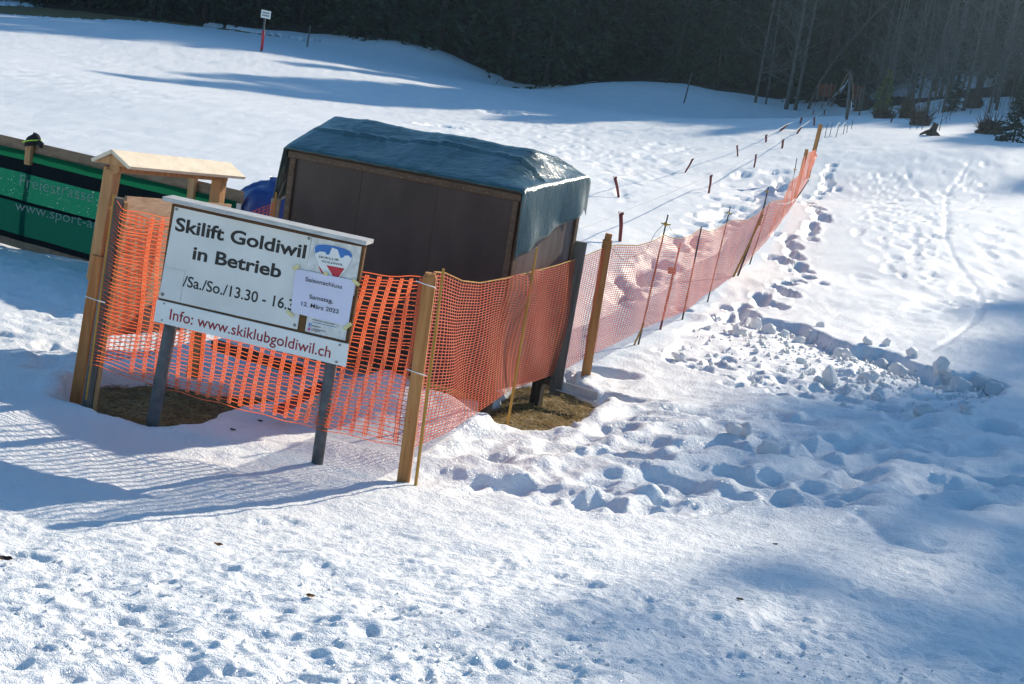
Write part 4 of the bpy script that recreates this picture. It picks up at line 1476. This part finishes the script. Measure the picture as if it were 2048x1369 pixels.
m.build('cord_tie', M['white_tape'], fence1)

# --- the same net runs back along the inside to an inner post left of the hut
fence3 = thing('orange_net_fence', 'orange net running back behind the roofed info board to the hut', 'net fence', (-2.4, 10.4, 0))
ipt, ipb = at(553, 398, 11.75), at(520, 640, 11.75)
m = MB(); m.beam(ipb - Vector((0, 0, .25)), ipt, .075, .06, R0); m.build('post', M['panel_wood'], fence3)
m = MB(); m.tube([ipb + Vector((.03, -.05, 0)), ipt + Vector((.0, -.05, .06))], .009, 6); m.build('stake', M['stake_wood'], fence3)
tops = [at(243, 420, 9.05), at(340, 455, 9.8), at(440, 452, 10.6), at(490, 432, 11.1), at(556, 402, 11.7)]
bots = [at(205, 722, 9.05), at(300, 712, 9.8), at(410, 668, 10.6), at(455, 650, 11.1), at(518, 640, 11.7)]
f3, L3 = net_surface(tops, bots, bulge=bul1)
us = np.arange(0, L3, .04)
NV3 = 34
V, F = ribbons(f3, [(us, np.full(len(us), j / NV3)) for j in range(NV3 + 1)], .006, 'v')
add_np('net_strands', V, F, M['orange'], fence3)
ub = .06
while ub < L3 - .02:
    vv = np.linspace(.0, 1, 30)
    V, F = ribbons(f3, [(ub + du + .004 * np.sin(vv * 9), vv) for du in (-.012, 0, .012)], .007, 'u', .003)
    add_np('net_band', V, F, M['orange'], fence3)
    ub += .085

# --- second stretch: square-meshed net from the corner post along the lift track
TOPS = [(868, 545, 8.4), (890, 547, 8.75), (925, 563, 9.2), (960, 567, 9.7), (1010, 558, 10.2), (1064, 545, 10.75), (1110, 533, 11.4), (1160, 517, 12.1), (1213, 495, 12.9), (1232, 491, 13.15), (1275, 492, 13.8), (1305, 484, 14.3), (1329, 471, 14.8), (1345, 477, 15.3),
        (1364, 478, 15.9), (1382, 472, 16.6), (1400, 459, 17.3), (1419, 464, 18.2), (1440, 456, 19), (1461, 442, 19.8), (1494, 441, 21.3), (1515, 430, 22.2), (1533, 413, 23.2), (1545, 404, 24.5), (1566, 401, 27.5), (1581, 364, 31), (1597, 352, 35), (1611, 309, 40), (1632, 300, 46)]
BOTS = [(823, 895, 8.4), (845, 886, 8.75), (885, 868, 9.2), (925, 846, 9.7), (975, 812, 10.2), (1027, 777, 10.75), (1068, 762, 11.4), (1115, 745, 12.1), (1176, 713, 12.9), (1195, 704, 13.15), (1225, 690, 13.8), (1258, 672, 14.3), (1285, 656, 14.8), (1312, 645, 15.3),
        (1338, 636, 15.9), (1352, 630, 16.6), (1371, 621, 17.3), (1392, 605, 18.2), (1408, 592, 19), (1424, 581, 19.8), (1450, 563, 21.3), (1461, 557, 22.2), (1476, 545, 23.2), (1506, 512, 24.5), (1543, 470, 27.5), (1572, 430, 31), (1590, 404, 35), (1613, 365, 40), (1634, 312, 46)]
fence2 = thing('orange_net_fence', 'faded orange square-mesh net running far up beside the ski lift track', 'net fence', (.7, 12.9, -.12))
def bul2(u, v, p):
    o = np.zeros_like(p)
    vc = np.clip(v, 0, 1)
    w = (.05 * np.sin(u * 2.1 + .5) * vc + .022 * np.sin(u * 6 - v * 4)) * np.sin(vc * 3.0)
    pull = np.exp(-((u - 2.4) / .45) ** 2) * np.exp(-((v - .12) / .13) ** 2)     # gathered in where the yellow stake pins it
    o[..., 0] = w * .8 + .03 * pull
    o[..., 1] = -w * .25
    o[..., 2] = .035 * pull * np.sin((u - 2.4) * 14)
    k = np.exp(-((u - 2.4) / .5) ** 2)
    o[..., 2] += -.05 * k * vc * (1 - vc) * 4 * .5
    return o
Ptop = [at(*q) for q in TOPS]
Pbot = [at(*q) for q in BOTS]
f2, L2 = net_surface(Ptop, Pbot, bulge=bul2)
cut = [0, 4.95, 8.4, 15.6, L2 - .02]
for (u0, u1), cell, nv, wd, name in zip(zip(cut[:-1], cut[1:]), (.072, .066, .066, .10), (52, 46, 38, 24), (.0070, .0068, .0095, .018), ('net',) * 4):
    us = np.arange(u0, u1 + .001, cell / 2)
    Va, Fa = ribbons(f2, [(us, np.full(len(us), j / nv)) for j in range(nv + 1)], wd, 'v')
    vv = np.linspace(0, 1, 14 if u0 > 8 else 26)
    Vb, Fb = ribbons(f2, [(np.full(len(vv), u), vv) for u in np.arange(u0, u1, cell)], .017 if u0 < 8 else .022, 'u', .002)
    add_np(name, np.concatenate([Va, Vb]), np.concatenate([Fa, Fb + len(Va)]), M['orange_pink'], fence2)
m = MB(); m.tube([p + Vector((0, 0, .003)) for p in Ptop], .0045, 5); m.build('edge_cord', M['stake_wood'], fence2)
ab, at_ = at(1170, 760, 12.9), at(1217, 470, 12.9)
m = MB(); m.beam(ab - Vector((0, 0, .1)), at_ - Vector((0, 0, .05)), .085, .075, R0)
m.beam(at_ - Vector((0, 0, .05)), at_ + Vector((.004, 0, .01)), .062, .055, R0)
m.build('post', M['post_wood'], fence2)
def stake(b_, t_, r, mat, parent, name='stake', ins=None):
    m = MB(); d = (t_ - b_).normalized(); m.tube([b_ - d * .12, b_.lerp(t_, .5), t_], [r, r, r * .8], 7)
    o = m.build(name, mat, parent)
    if ins is not None:
        q = b_.lerp(t_, ins)
        m = MB()
        m.tube([q - d * .02, q - d * .008, q + d * .008, q + d * .02], [.012, .024, .024, .012], 8)
        m.tube([q - R0 * .05, q + R0 * .05], .007, 5)
        m.build('insulator', M['brass'], o)
    return o
stake(at(847, 962, 8.36) - Vector((.045, 0, 0)), at(887, 538, 8.36), .0105, M['stake_wood'], fence2)
stake(at(1018, 832, 10.7), at(1074, 496, 10.7), .011, M['stake_wood'], fence2)
stake(at(1276, 692, 14.8), at(1336, 430, 14.8), .010, M['dark_pole'], fence2, 'pole', .93)
stake(at(1273, 680, 14.75), at(1288, 648, 14.75), .010, M['stake_wood'], fence2)
stake(at(1364, 642, 17.3), at(1403, 454, 17.3), .011, M['dark_pole'], fence2, 'pole')
stake(at(1414, 608, 19.8), at(1461, 413, 19.8), .010, M['dark_pole'], fence2, 'pole', .93)
stake(at(1471, 564, 22.6), at(1531, 405, 22.9), .016, M['dark_pole'], fence2, 'pole')
stake(at(1463, 562, 22.4), at(1526, 430, 22.8), .016, M['stake_wood'], fence2)
stake(at(1498, 533, 24.6), at(1539, 406, 24.9), .012, M['dark_pole'], fence2, 'pole')
stake(at(1522, 440, 26), at(1537, 374, 26), .014, M['dark_pole'], fence2, 'pole', .85)
stake(at(1584, 372, 36), at(1594, 317, 36), .012, M['dark_pole'], fence2, 'pole', .6)
stake(at(1590, 402, 36), at(1618, 360, 36), .014, M['dark_pole'], fence2, 'pole')
m = MB(); m.beam(at(1589, 400, 40), at(1614, 299, 40), .09, .08, R0); m.build('post', M['post_wood'], fence2)
m = MB(); m.beam(at(1611, 372, 46), at(1642, 249, 46), .12, .10, R0); m.build('post', M['post_wood'], fence2)
def rope(pts, r, mat, name, parent):
    m = MB(); m.tube(pts, r, 4, False); return m.build(name, mat, parent)
rope([at(1219, 492, 12.9), at(1245, 520, 13.4), at(1262, 515, 13.9), at(1290, 505, 14.4), at(1311, 466, 14.7), at(1332, 444, 14.8)], .0025, M['wire'], 'wire', fence2)
rope([at(1333, 444, 14.8), at(1345, 465, 15.4), at(1362, 478, 16)], .0025, M['wire'], 'wire', fence2)
rope([at(1458, 426, 19.8), at(1438, 452, 18.6), at(1430, 462, 18.2)], .004, M['white_tape'], 'cord', fence2)
rope([at(1520, 400, 24.5), at(1500, 435, 22), at(1490, 443, 21.3)], .004, M['white_tape'], 'cord', fence2)
rope([at(1595, 335, 36), at(1608, 312, 40), at(1611, 308, 40)], .012, M['white_tape'], 'cord', fence2)
rope([at(1588, 345, 35), at(1587, 362, 34)], .010, M['white_tape'], 'cord', fence2)
rope([at(1538, 408, 25), at(1575, 408, 28), at(1598, 396, 33)], .007, M['white_tape'], 'cord', fence2)

# a lone red-bound pole standing behind the net
tag_root = thing('marker_pole', 'short dark red pole with a clamp standing behind the orange net', 'marker pole', hit(1328, 638) )
stake(at(1325, 640, 16.2), at(1361, 486, 16.2), .013, M['tow_red'], tag_root, 'pole_shaft')
q = at(1344, 542, 16.2)
m = MB(); m.box(q, .045, .03, .035); m.build('clamp', M['tow_red'], tag_root)

# --- orange nets far off beside the lift mast
for px, w, py0, py1, Y, lab in [(1652, 36, 168, 193, 99, 'small orange net far off left of the lift mast'), (1716, 24, 172, 200, 96, 'small orange net far off right of the lift mast')]:
    a, b_ = at(px - w / 2 + 3, py0, Y), at(px + w / 2 + 3, py0 + 2, Y)
    a2, b2 = at(px - w / 2, py1, Y), at(px + w / 2 - 2, py1 + 2, Y)
    fr = thing('orange_net_fence', lab, 'net fence', (a2.x, a2.y, base1(a2.x, a2.y)))
    ff, LL = net_surface([a, b_], [a2, b2])
    us = np.arange(0, LL, .12)
    Va, Fa = ribbons(ff, [(us, np.full(len(us), j / 12)) for j in range(13)], .009, 'v')
    vv = np.linspace(0, 1, 5)
    Vb, Fb = ribbons(ff, [(np.full(5, u), vv) for u in np.arange(0, LL, .09)], .009, 'u', .01)
    add_np('net', np.concatenate([Va, Vb]), np.concatenate([Fa, Fb + len(Va)]), M['orange_pink'], fr)
    for s in (.02, .4, .7, .98):
        p0, p1 = a2.lerp(b2, s), a.lerp(b_, s)
        stake(p0 - Vector((0, 0, .5)), p1 + Vector((0, 0, .2)), .03, M['grey_wood'], fr, 'pole')

# ------------------------------------------------------------------ ski tow: red posts, tapes, mast
def tow_post(b_, t_, label, r):
    root = thing('tow_post', label, 'marker post', b_, 'red posts along the tow track')
    m = MB()
    t2 = b_.lerp(t_, .55) + R0 * r * .35
    d = (t_ - b_).normalized()
    m.tube([b_ - d * .15, t2, t_], [r * .72, r * .85, r], 9); m.build('shaft', M['tow_red'], root, True)
    m = MB(); m.box(t_ + d * .01, r * 1.25, r * .7, r * .5); m.build('tape_clip', M['tow_red'], root)
RIGHT = [((1239, 484), (1242, 428)), ((1417, 387), (1422, 352)), ((1508, 334), (1512, 310)), ((1563, 300), (1566, 280)), ((1592, 270), (1601, 256)), ((1628, 250), (1628, 236)), ((1648, 232), (1649, 220)), ((1660, 213), (1664, 206)), ((1679, 196), (1679, 189))]
LEFT = [((1237, 397), (1230, 356)), ((1372, 342), (1385, 319)), ((1475, 314), (1474, 292)), ((1531, 287), (1532, 271)), ((1558, 264), (1573, 251)), ((1600, 247), (1603, 236)), ((1625, 231), (1627, 221)), ((1642, 217), (1645, 210)), ((1664, 203), (1664, 196))]
tp = {'r': [], 'l': []}
nth = ['nearest', 'second', 'third', 'fourth', 'fifth', 'sixth', 'seventh', 'eighth', 'farthest']
words = ['first'] + nth[1:]
for key, lst, sidew in (('r', RIGHT, 'right'), ('l', LEFT, 'left')):
    for i, ((bx_, by_), (tx_, ty_)) in enumerate(lst):
        b_ = hit(bx_, by_)
        if key == 'l' and i == 0: pass
        t_ = at(tx_, ty_, b_.y)
        r = (.038 if i == 0 else .034 if i < 3 else .048)
        lab = '%s red post of the %s taped row along the tow track' % (nth[i], sidew)
        if (key, i) in (('r', 4), ('l', 1), ('l', 4)): lab = 'tilted ' + lab
        tow_post(b_, t_, lab, r)
        tp[key].append(t_ + Vector((0, 0, .03)))
mast_b = hit(1694, 236)
MY = mast_b.y
for key, pre, endp, lab in (('r', [at(1060, 495, 15.2), at(1164, 456, 19.2)], at(1696, 160, MY - 1), 'white tape strung along the right row of red posts up to the mast'),
                            ('l', [at(1120, 400, 24)], at(1688, 172, MY - 1), 'white tape strung along the left row of red posts')):
    pts = pre + tp[key] + [endp]
    m = MB()
    P = []
    for a, b_ in zip(pts[:-1], pts[1:]):
        for s in range(5):
            q = a.lerp(b_, s / 5)
            P.append(q - Vector((0, 0, .10 * (s / 5) * (1 - s / 5) * (1 if (b_ - a).length < 14 else 1.8))))
    P.append(pts[-1])
    rr = [.003 + .00022 * p.y for p in P]
    m.tube(P, rr, 4, False)
    o = m.build_top('tow_tape', M['white_tape'], (P[0].x, P[0].y, P[0].z), lab, 'tape', 'white tapes of the tow track')
mast = thing('lift_mast', 'slim ski lift mast with a curved hanger frame where the tapes end', 'lift mast', mast_b)
mt = at(1701, 141, MY)
m = MB(); m.tube([mast_b - Vector((0, 0, .4)), at(1698, 180, MY), mt], [.07, .06, .05], 8); m.build('mast_pole', M['galv'], mast)
m = MB(); m.tube([at(1687, 138, MY), at(1700, 145, MY)], .03, 5); m.build('cross_arm', M['galv'], mast)
m = MB(); m.tube([at(1676, 186, MY), at(1689, 160, MY), at(1694, 149, MY), at(1700, 147, MY), at(1704, 152, MY), at(1705, 172, MY), at(1707, 206, MY)], .026, 6); m.build('hanger_arch', M['rail_wood'], mast)
pb = hit(1693, 239)
dp_ = thing('leaning_pole', 'dark leaning pole in the snow right of the lift mast', 'pole', pb)
stake(pb, at(1701, 200, pb.y), .06, M['dark_pole'], dp_, 'pole_shaft')
rope([at(1701, 200, pb.y), at(1703, 206, pb.y), at(1702, 220, pb.y)], .03, M['white_tape'], 'tape_end', dp_)
# thin stakes in the snow beyond the end of the fence
for i, ((bx_, by_), (tx_, ty_)) in enumerate([((1649, 278), (1655, 247)), ((1659, 273), (1665, 246)), ((1671, 277), (1680, 244)), ((1686, 270), (1691, 244)), ((1693, 267), (1696, 250)), ((1703, 257), (1706, 240))]):
    b_ = hit(bx_, by_)
    r_ = thing('thin_stake', '%s thin grey stake from the left beyond the end of the orange fence' % words[i], 'stake', b_, 'thin stakes beyond the fence')
    stake(b_, at(tx_, ty_, b_.y), .014, M['dark_pole'], r_, 'stake_shaft')
    if i in (2, 3):
        rope([at(tx_, ty_ + 1, b_.y), at(tx_ - 5, ty_ + 7, b_.y), at(tx_ - 9, ty_ + 13, b_.y)], .035, M['white_tape'], 'tape_end', r_)
b_ = hit(1782, 245); r_ = thing('dark_stake', 'short dark stake between the young spruce and the root plate', 'stake', b_)
stake(b_, at(1788, 225, b_.y), .04, M['dark_pole'], r_, 'stake_shaft')

# ------------------------------------------------------------------ far signpost, upper left
b_ = hit(523, 101)
sy = b_.y
sgn_ = thing('slope_signpost', 'small white sign on a grey pole wrapped red at its foot', 'signpost', b_)
t_ = at(529.5, 38, sy)
m = MB(); m.tube([b_ - Vector((0, 0, .3)), t_], .055, 10); m.build('pole', M['galv'], sgn_, True)
m = MB(); d = (t_ - b_)
m.tube([b_ + d * .0, b_ + d * .2 + R0 * .01, b_ + d * .42, b_ + d * .63], [.075, .078, .085, .075], 10); m.build('red_wrap', M['red_wrap'], sgn_, True)
q = [at(523.2, 19.4, sy), at(542.3, 23.4, sy), at(540.3, 39.2, sy), at(521.3, 35.2, sy)]
m = MB(); m.plate(q[::-1], Vector((0, -1, 0)), .02); bo = m.build('sign_board', M['strip'], sgn_)
for v0, v1 in ((.24, .40), (.58, .74)):
    m = MB()
    n_ = 11
    for i in range(n_):
        s0, s1 = .14 + i * .72 / n_, .14 + (i + .78) * .72 / n_
        f_ = lambda s, v: (q[0] * (1 - s) + q[1] * s) * (1 - v) + (q[3] * (1 - s) + q[2] * s) * v + Vector((0, -.012, 0))
        jv = .03 * math.sin(i * 2.3)
        m.plate([f_(s0, v1), f_(s1, v1), f_(s1, v0 + jv), f_(s0, v0 + jv)], Vector((0, -1, 0)), .004)
    tag(m.build('print_line', M['grey_print'], bo), kind='stuff')
for px, py, tx, ty, lab in [(617, 71, 621, 51, 'thin pale stick at the forest edge right of the far signpost'), (1372, 182, 1384, 146, 'pale leaning stick at the forest foot above the sunny snow')]:
    b_ = at(px, py, 100); b_.z = base1(b_.x, b_.y)
    r_ = thing('stick', lab, 'stick', b_)
    stake(b_, at(tx, ty, 100), .05, M['pale_bark'], r_, 'stick_shaft')

# ------------------------------------------------------------------ small things on the ground
def plank(p0, p1, w, th, mat, name, label, cat):
    r_ = Vector(((p0 + p1) / 2).to_tuple())
    m = MB(); d = (p1 - p0); side = Vector((-d.y, d.x, 0)).normalized()
    m.beam(p0, p1, w, th, side)
    return m.build_top(name, mat, r_, label, cat)
a, b_ = atz(557, 822, .06), atz(648, 770, .10)
plank(a, b_, .09, .03, M['tow_red'], 'dark_plank', 'dark red plank lying on the snow behind the orange net', 'plank')
a, b_ = atz(430, 690, .10), atz(600, 742, .12)
plank(a, b_, .09, .07, M['dark_pole'], 'dark_beam', 'dark timber beam lying in front of the hut', 'beam')
a, b_ = at(1112, 768, 12.05), at(1196, 794, 11.85)
r_ = thing('white_channel', 'white channel rail lying on the turf beside the hut corner', 'rail', (a + b_) / 2)
m = MB()
d = (b_ - a).normalized(); sd = Vector((-d.y, d.x, 0)).normalized()
if sd.y > 0: sd = -sd
m.beam(a, b_, .012, .075, sd); m.beam(a + sd * .035 - UPV * .034, b_ + sd * .035 - UPV * .034, .06, .008, sd)
m.build('rail_profile', M['pvc'], r_)
# snow clods
CL = []
for k in range(6):
    rg = np.random.default_rng(300 + k)
    import bmesh
    bm_ = bmesh.new()
    bmesh.ops.create_icosphere(bm_, subdivisions=3, radius=1)
    ax = rg.normal(size=(5, 3)); ph = rg.uniform(0, 6, 5)
    for v in bm_.verts:
        c = np.array(v.co)
        s = 1 + sum(.16 * math.sin(2.3 * float(c @ ax[i]) + ph[i]) for i in range(5)) + .085 * rg.normal()
        for q_ in range(3):
            nn = rg.normal(size=3)
        v.co = v.co * s
    for k2 in range(4):
        nn = Vector(rg.normal(size=3)); nn.normalize()
        for v in bm_.verts:
            t = v.co.dot(nn) - .68
            if t > 0: v.co -= nn * t * .7
    me = bpy.data.meshes.new('snow_clod')
    bm_.to_mesh(me); bm_.free()
    me.materials.append(M['clod_snow'])
    me.polygons.foreach_set('use_smooth', np.ones(len(me.polygons), bool))
    CL.append(me)
def clod(px, py, size, sx=1.0, sz=1.0, label=None):
    p = hit(px, py)
    o = put('snow_clod', CL[random.randrange(6)])
    size *= 1.25
    z = ground(p.x, p.y)
    o.location = (p.x, p.y, z + size * .25)
    o.rotation_euler = (random.uniform(-.5, .5), random.uniform(-.5, .5), random.uniform(0, 6.28))
    o.scale = (size * sx, size * .9, size * sz)
    tag(o, label or 'white snow clod lying in the trodden hollow right of the fence', 'snow clod', 'snow clods in the trodden hollow')
for px, py, s, sx, sz in [(1662, 752, .075, .8, 1.7), (1736, 750, .075, 1, 1.2), (1640, 752, .04, 1, 1.2), (1687, 696, .085, 1, 1.2), (1536, 656, .07, 1.2, 1), (1570, 660, .07, 1.2, 1), (1512, 645, .07, .8, 1.3), (1618, 660, .06, .8, 1.4), (1640, 655, .045, 1, 1),
                          (1735, 690, .06, 1, 1), (1765, 705, .07, 1.3, 1), (1772, 692, .05, .8, 1.3), (1825, 712, .06, 1, 1.2), (1810, 720, .05, 1, 1), (1880, 742, .08, 1, 1), (1900, 745, .07, 1, 1), (1920, 755, .09, 1.1, 1.1), (1970, 755, .08, 1.4, 1), (1995, 765, .09, 1.3, 1),
                          (1850, 825, .06, 1.2, 1.1), (1930, 828, .06, 1.2, 1), (1800, 722, .08, 1.4, .8), (1745, 700, .05, 1, 1), (1475, 655, .06, 1.4, 1), (1600, 668, .05, 1.3, .9), (1700, 705, .06, 1, 1), (1360, 715, .05, 1.2, 1), (1462, 872, .05, 1, 1), (1490, 870, .05, 1, 1), (1540, 905, .05, 1.3, .9), (1605, 715, .05, 1.3, .8), (1755, 790, .05, 1.3, .8), (1690, 780, .05, 1.4, .8)]:
    clod(px, py, s, sx, sz)
# crumbs
Vc, Fc, off = [], [], 0
oct_v = np.array([(1, 0, 0), (-1, 0, 0), (0, 1, 0), (0, -1, 0), (0, 0, 1), (0, 0, -1)], float)
oct_f = np.array([(0, 2, 4), (2, 1, 4), (1, 3, 4), (3, 0, 4), (2, 0, 5), (1, 2, 5), (3, 1, 5), (0, 3, 5)])
bx0 = np.array(BREAK).min(0); bx1 = np.array(BREAK).max(0)
cand = rng.uniform(bx0, bx1, size=(2600, 2))
msk = poly_mask(cand[:, 0], cand[:, 1], BREAK) < -.02
cand = cand[msk]
dE = seg_dist(cand[:, 0], cand[:, 1], EDGE)
cand = cand[rng.random(len(cand)) < np.exp(-dE / 1.1)]
zc = snow_height(cand[:, 0][None], cand[:, 1][None], base(cand[:, 0][None], cand[:, 1][None]))[0]
for (x, y), z in zip(cand, zc):
    s = .012 + .03 * rng.random() ** 2.5
    v = oct_v * (s * rng.uniform(.7, 1.3, (6, 1))) + rng.normal(size=(6, 3)) * s * .15
    Vc.append(v + [x, y, z + s * .3]); Fc.append(oct_f + off); off += 6
tag(put('snow_crumbs', mesh_np('snow_crumbs', np.concatenate(Vc), np.concatenate(Fc), M['clod_snow'], True)), 'loose snow crumbs strewn over the trodden hollow', 'snow crumbs', None, 'stuff')
# loose icy grains on the crust close by
cand = np.c_[rng.uniform(-.52, .50, 4800), rng.uniform(0, 1, 4800)]
yy = 2.9 + 6.5 * cand[:, 1] ** 1.5
xx = cand[:, 0] * yy
keep = (yy < 5.6) & (patch_depth(xx, yy, PATCHES) > .1) & (fbm(xx, yy, .6, 3, 133) > -.12)
xx, yy = xx[keep], yy[keep]
jr = np.clip(np.searchsorted(rows, yy), 1, len(rows) - 1)
jc = np.clip(np.searchsorted(tc, xx / (yy + .4)), 1, len(tc) - 1)
zz = GZ[jr, jc]
xx, yy = GX[jr, jc], GY[jr, jc]
sz = .003 + .009 * rng.random(len(xx)) ** 3
Vc = (oct_v[None] * (sz[:, None, None] * rng.uniform(.6, 1.4, (len(xx), 6, 1))) + np.stack([xx, yy, zz + sz * .2], -1)[:, None])
Fc = oct_f[None] + (np.arange(len(xx)) * 6)[:, None, None]
tag(put('snow_grains', mesh_np('snow_grains', Vc.reshape(-1, 3), Fc.reshape(-1, 3), M['clod_snow'], True)), 'coarse icy snow grains scattered over the foreground crust', 'snow grains', None, 'stuff')
# straw on the bare patches
Ps = rng.uniform([-3.3, 8.2], [1.6, 13.6], size=(60000, 2))
dm = patch_depth(Ps[:, 0], Ps[:, 1], PATCHES)
Ps = Ps[dm < -.03][:9000]
zz = base(Ps[:, 0], Ps[:, 1]) - .115
mS = len(Ps)
az = rng.uniform(0, 6.28, mS)
D = np.stack([np.cos(az), np.sin(az), rng.uniform(.0, .55, mS)], 1)
V, F = spray_quads(np.c_[Ps, zz], D, rng.uniform(.03, .09, mS), rng.uniform(.003, .007, mS), rng, 1.0)
tag(put('dead_grass', mesh_np('dead_grass', V, F, M['straw'])), 'matted straw-coloured grass on the snow-free ground', 'grass', None, 'stuff')
# dead leaves and bark bits
for px, py, s, lab in [(436, 1098, .035, 'curled brown leaf on the snow left of the picture centre'), (618, 1215, .03, 'brown leaf half sunk in the foreground snow'), (8, 1137, .05, 'dark bark piece in the snow at the left edge'), (466, 860, .03, 'dark twig bit on the snow in front of the orange net'),
                       (1551, 1086, .022, 'tiny dark bark chip on the shaded snow right of centre'), (520, 842, .03, 'dark leaf lying on the snow under the sign'), (1478, 1208, .03, 'dark clump frozen into the shaded snow at lower right')]:
    p = hit(px, py)
    z = ground(p.x, p.y)
    rg = random.Random(int(px))
    vs, fs = [], []
    nL, nW = 6, 3
    for i in range(nL + 1):
        for j in range(nW + 1):
            u, v = i / nL - .5, j / nW - .5
            w = math.sqrt(max(0, 1 - (2 * u) ** 2)) * .55 + .02
            vs.append((p.x + s * 1.2 * u, p.y + s * 1.2 * v * w, z + .004 + s * .6 * (.5 * v * v * 4 * w + .3 * u * u * 4) + rg.uniform(-.002, .002)))
    fs = [(i * (nW + 1) + j, (i + 1) * (nW + 1) + j, (i + 1) * (nW + 1) + j + 1, i * (nW + 1) + j + 1) for i in range(nL) for j in range(nW)]
    m = MB(); m.add(vs, fs)
    o = m.build_top('dead_leaf' if 'leaf' in lab else 'bark_chip', M['leaf'] if s in (.035, .03) and px < 700 and py > 900 else M['brush'], p, lab, 'leaf' if 'leaf' in lab else 'bark chip')
    sm = o.modifiers.new('thickness', 'SOLIDIFY'); sm.thickness = .002

# ------------------------------------------------------------------ hazy winter air
# ------------------------------------------------------------------ hazy winter air
hz, nt, out = new_mat('haze')
pv = N(nt, 'ShaderNodeVolumePrincipled')
pv.inputs['Color'].default_value = (.50, .74, 1.0, 1)
pv.inputs['Density'].default_value = .00042
pv.inputs['Anisotropy'].default_value = .8
nt.links.new(pv.outputs[0], out.inputs['Volume'])
hz.cycles.homogeneous_volume = True if hasattr(hz.cycles, 'homogeneous_volume') else None
m = MB(); m.box((0, 100, 25), 190, 175, 60)
tag(m.build('haze', hz), 'thin winter haze in the air over the field and forest', 'haze', None, 'stuff')
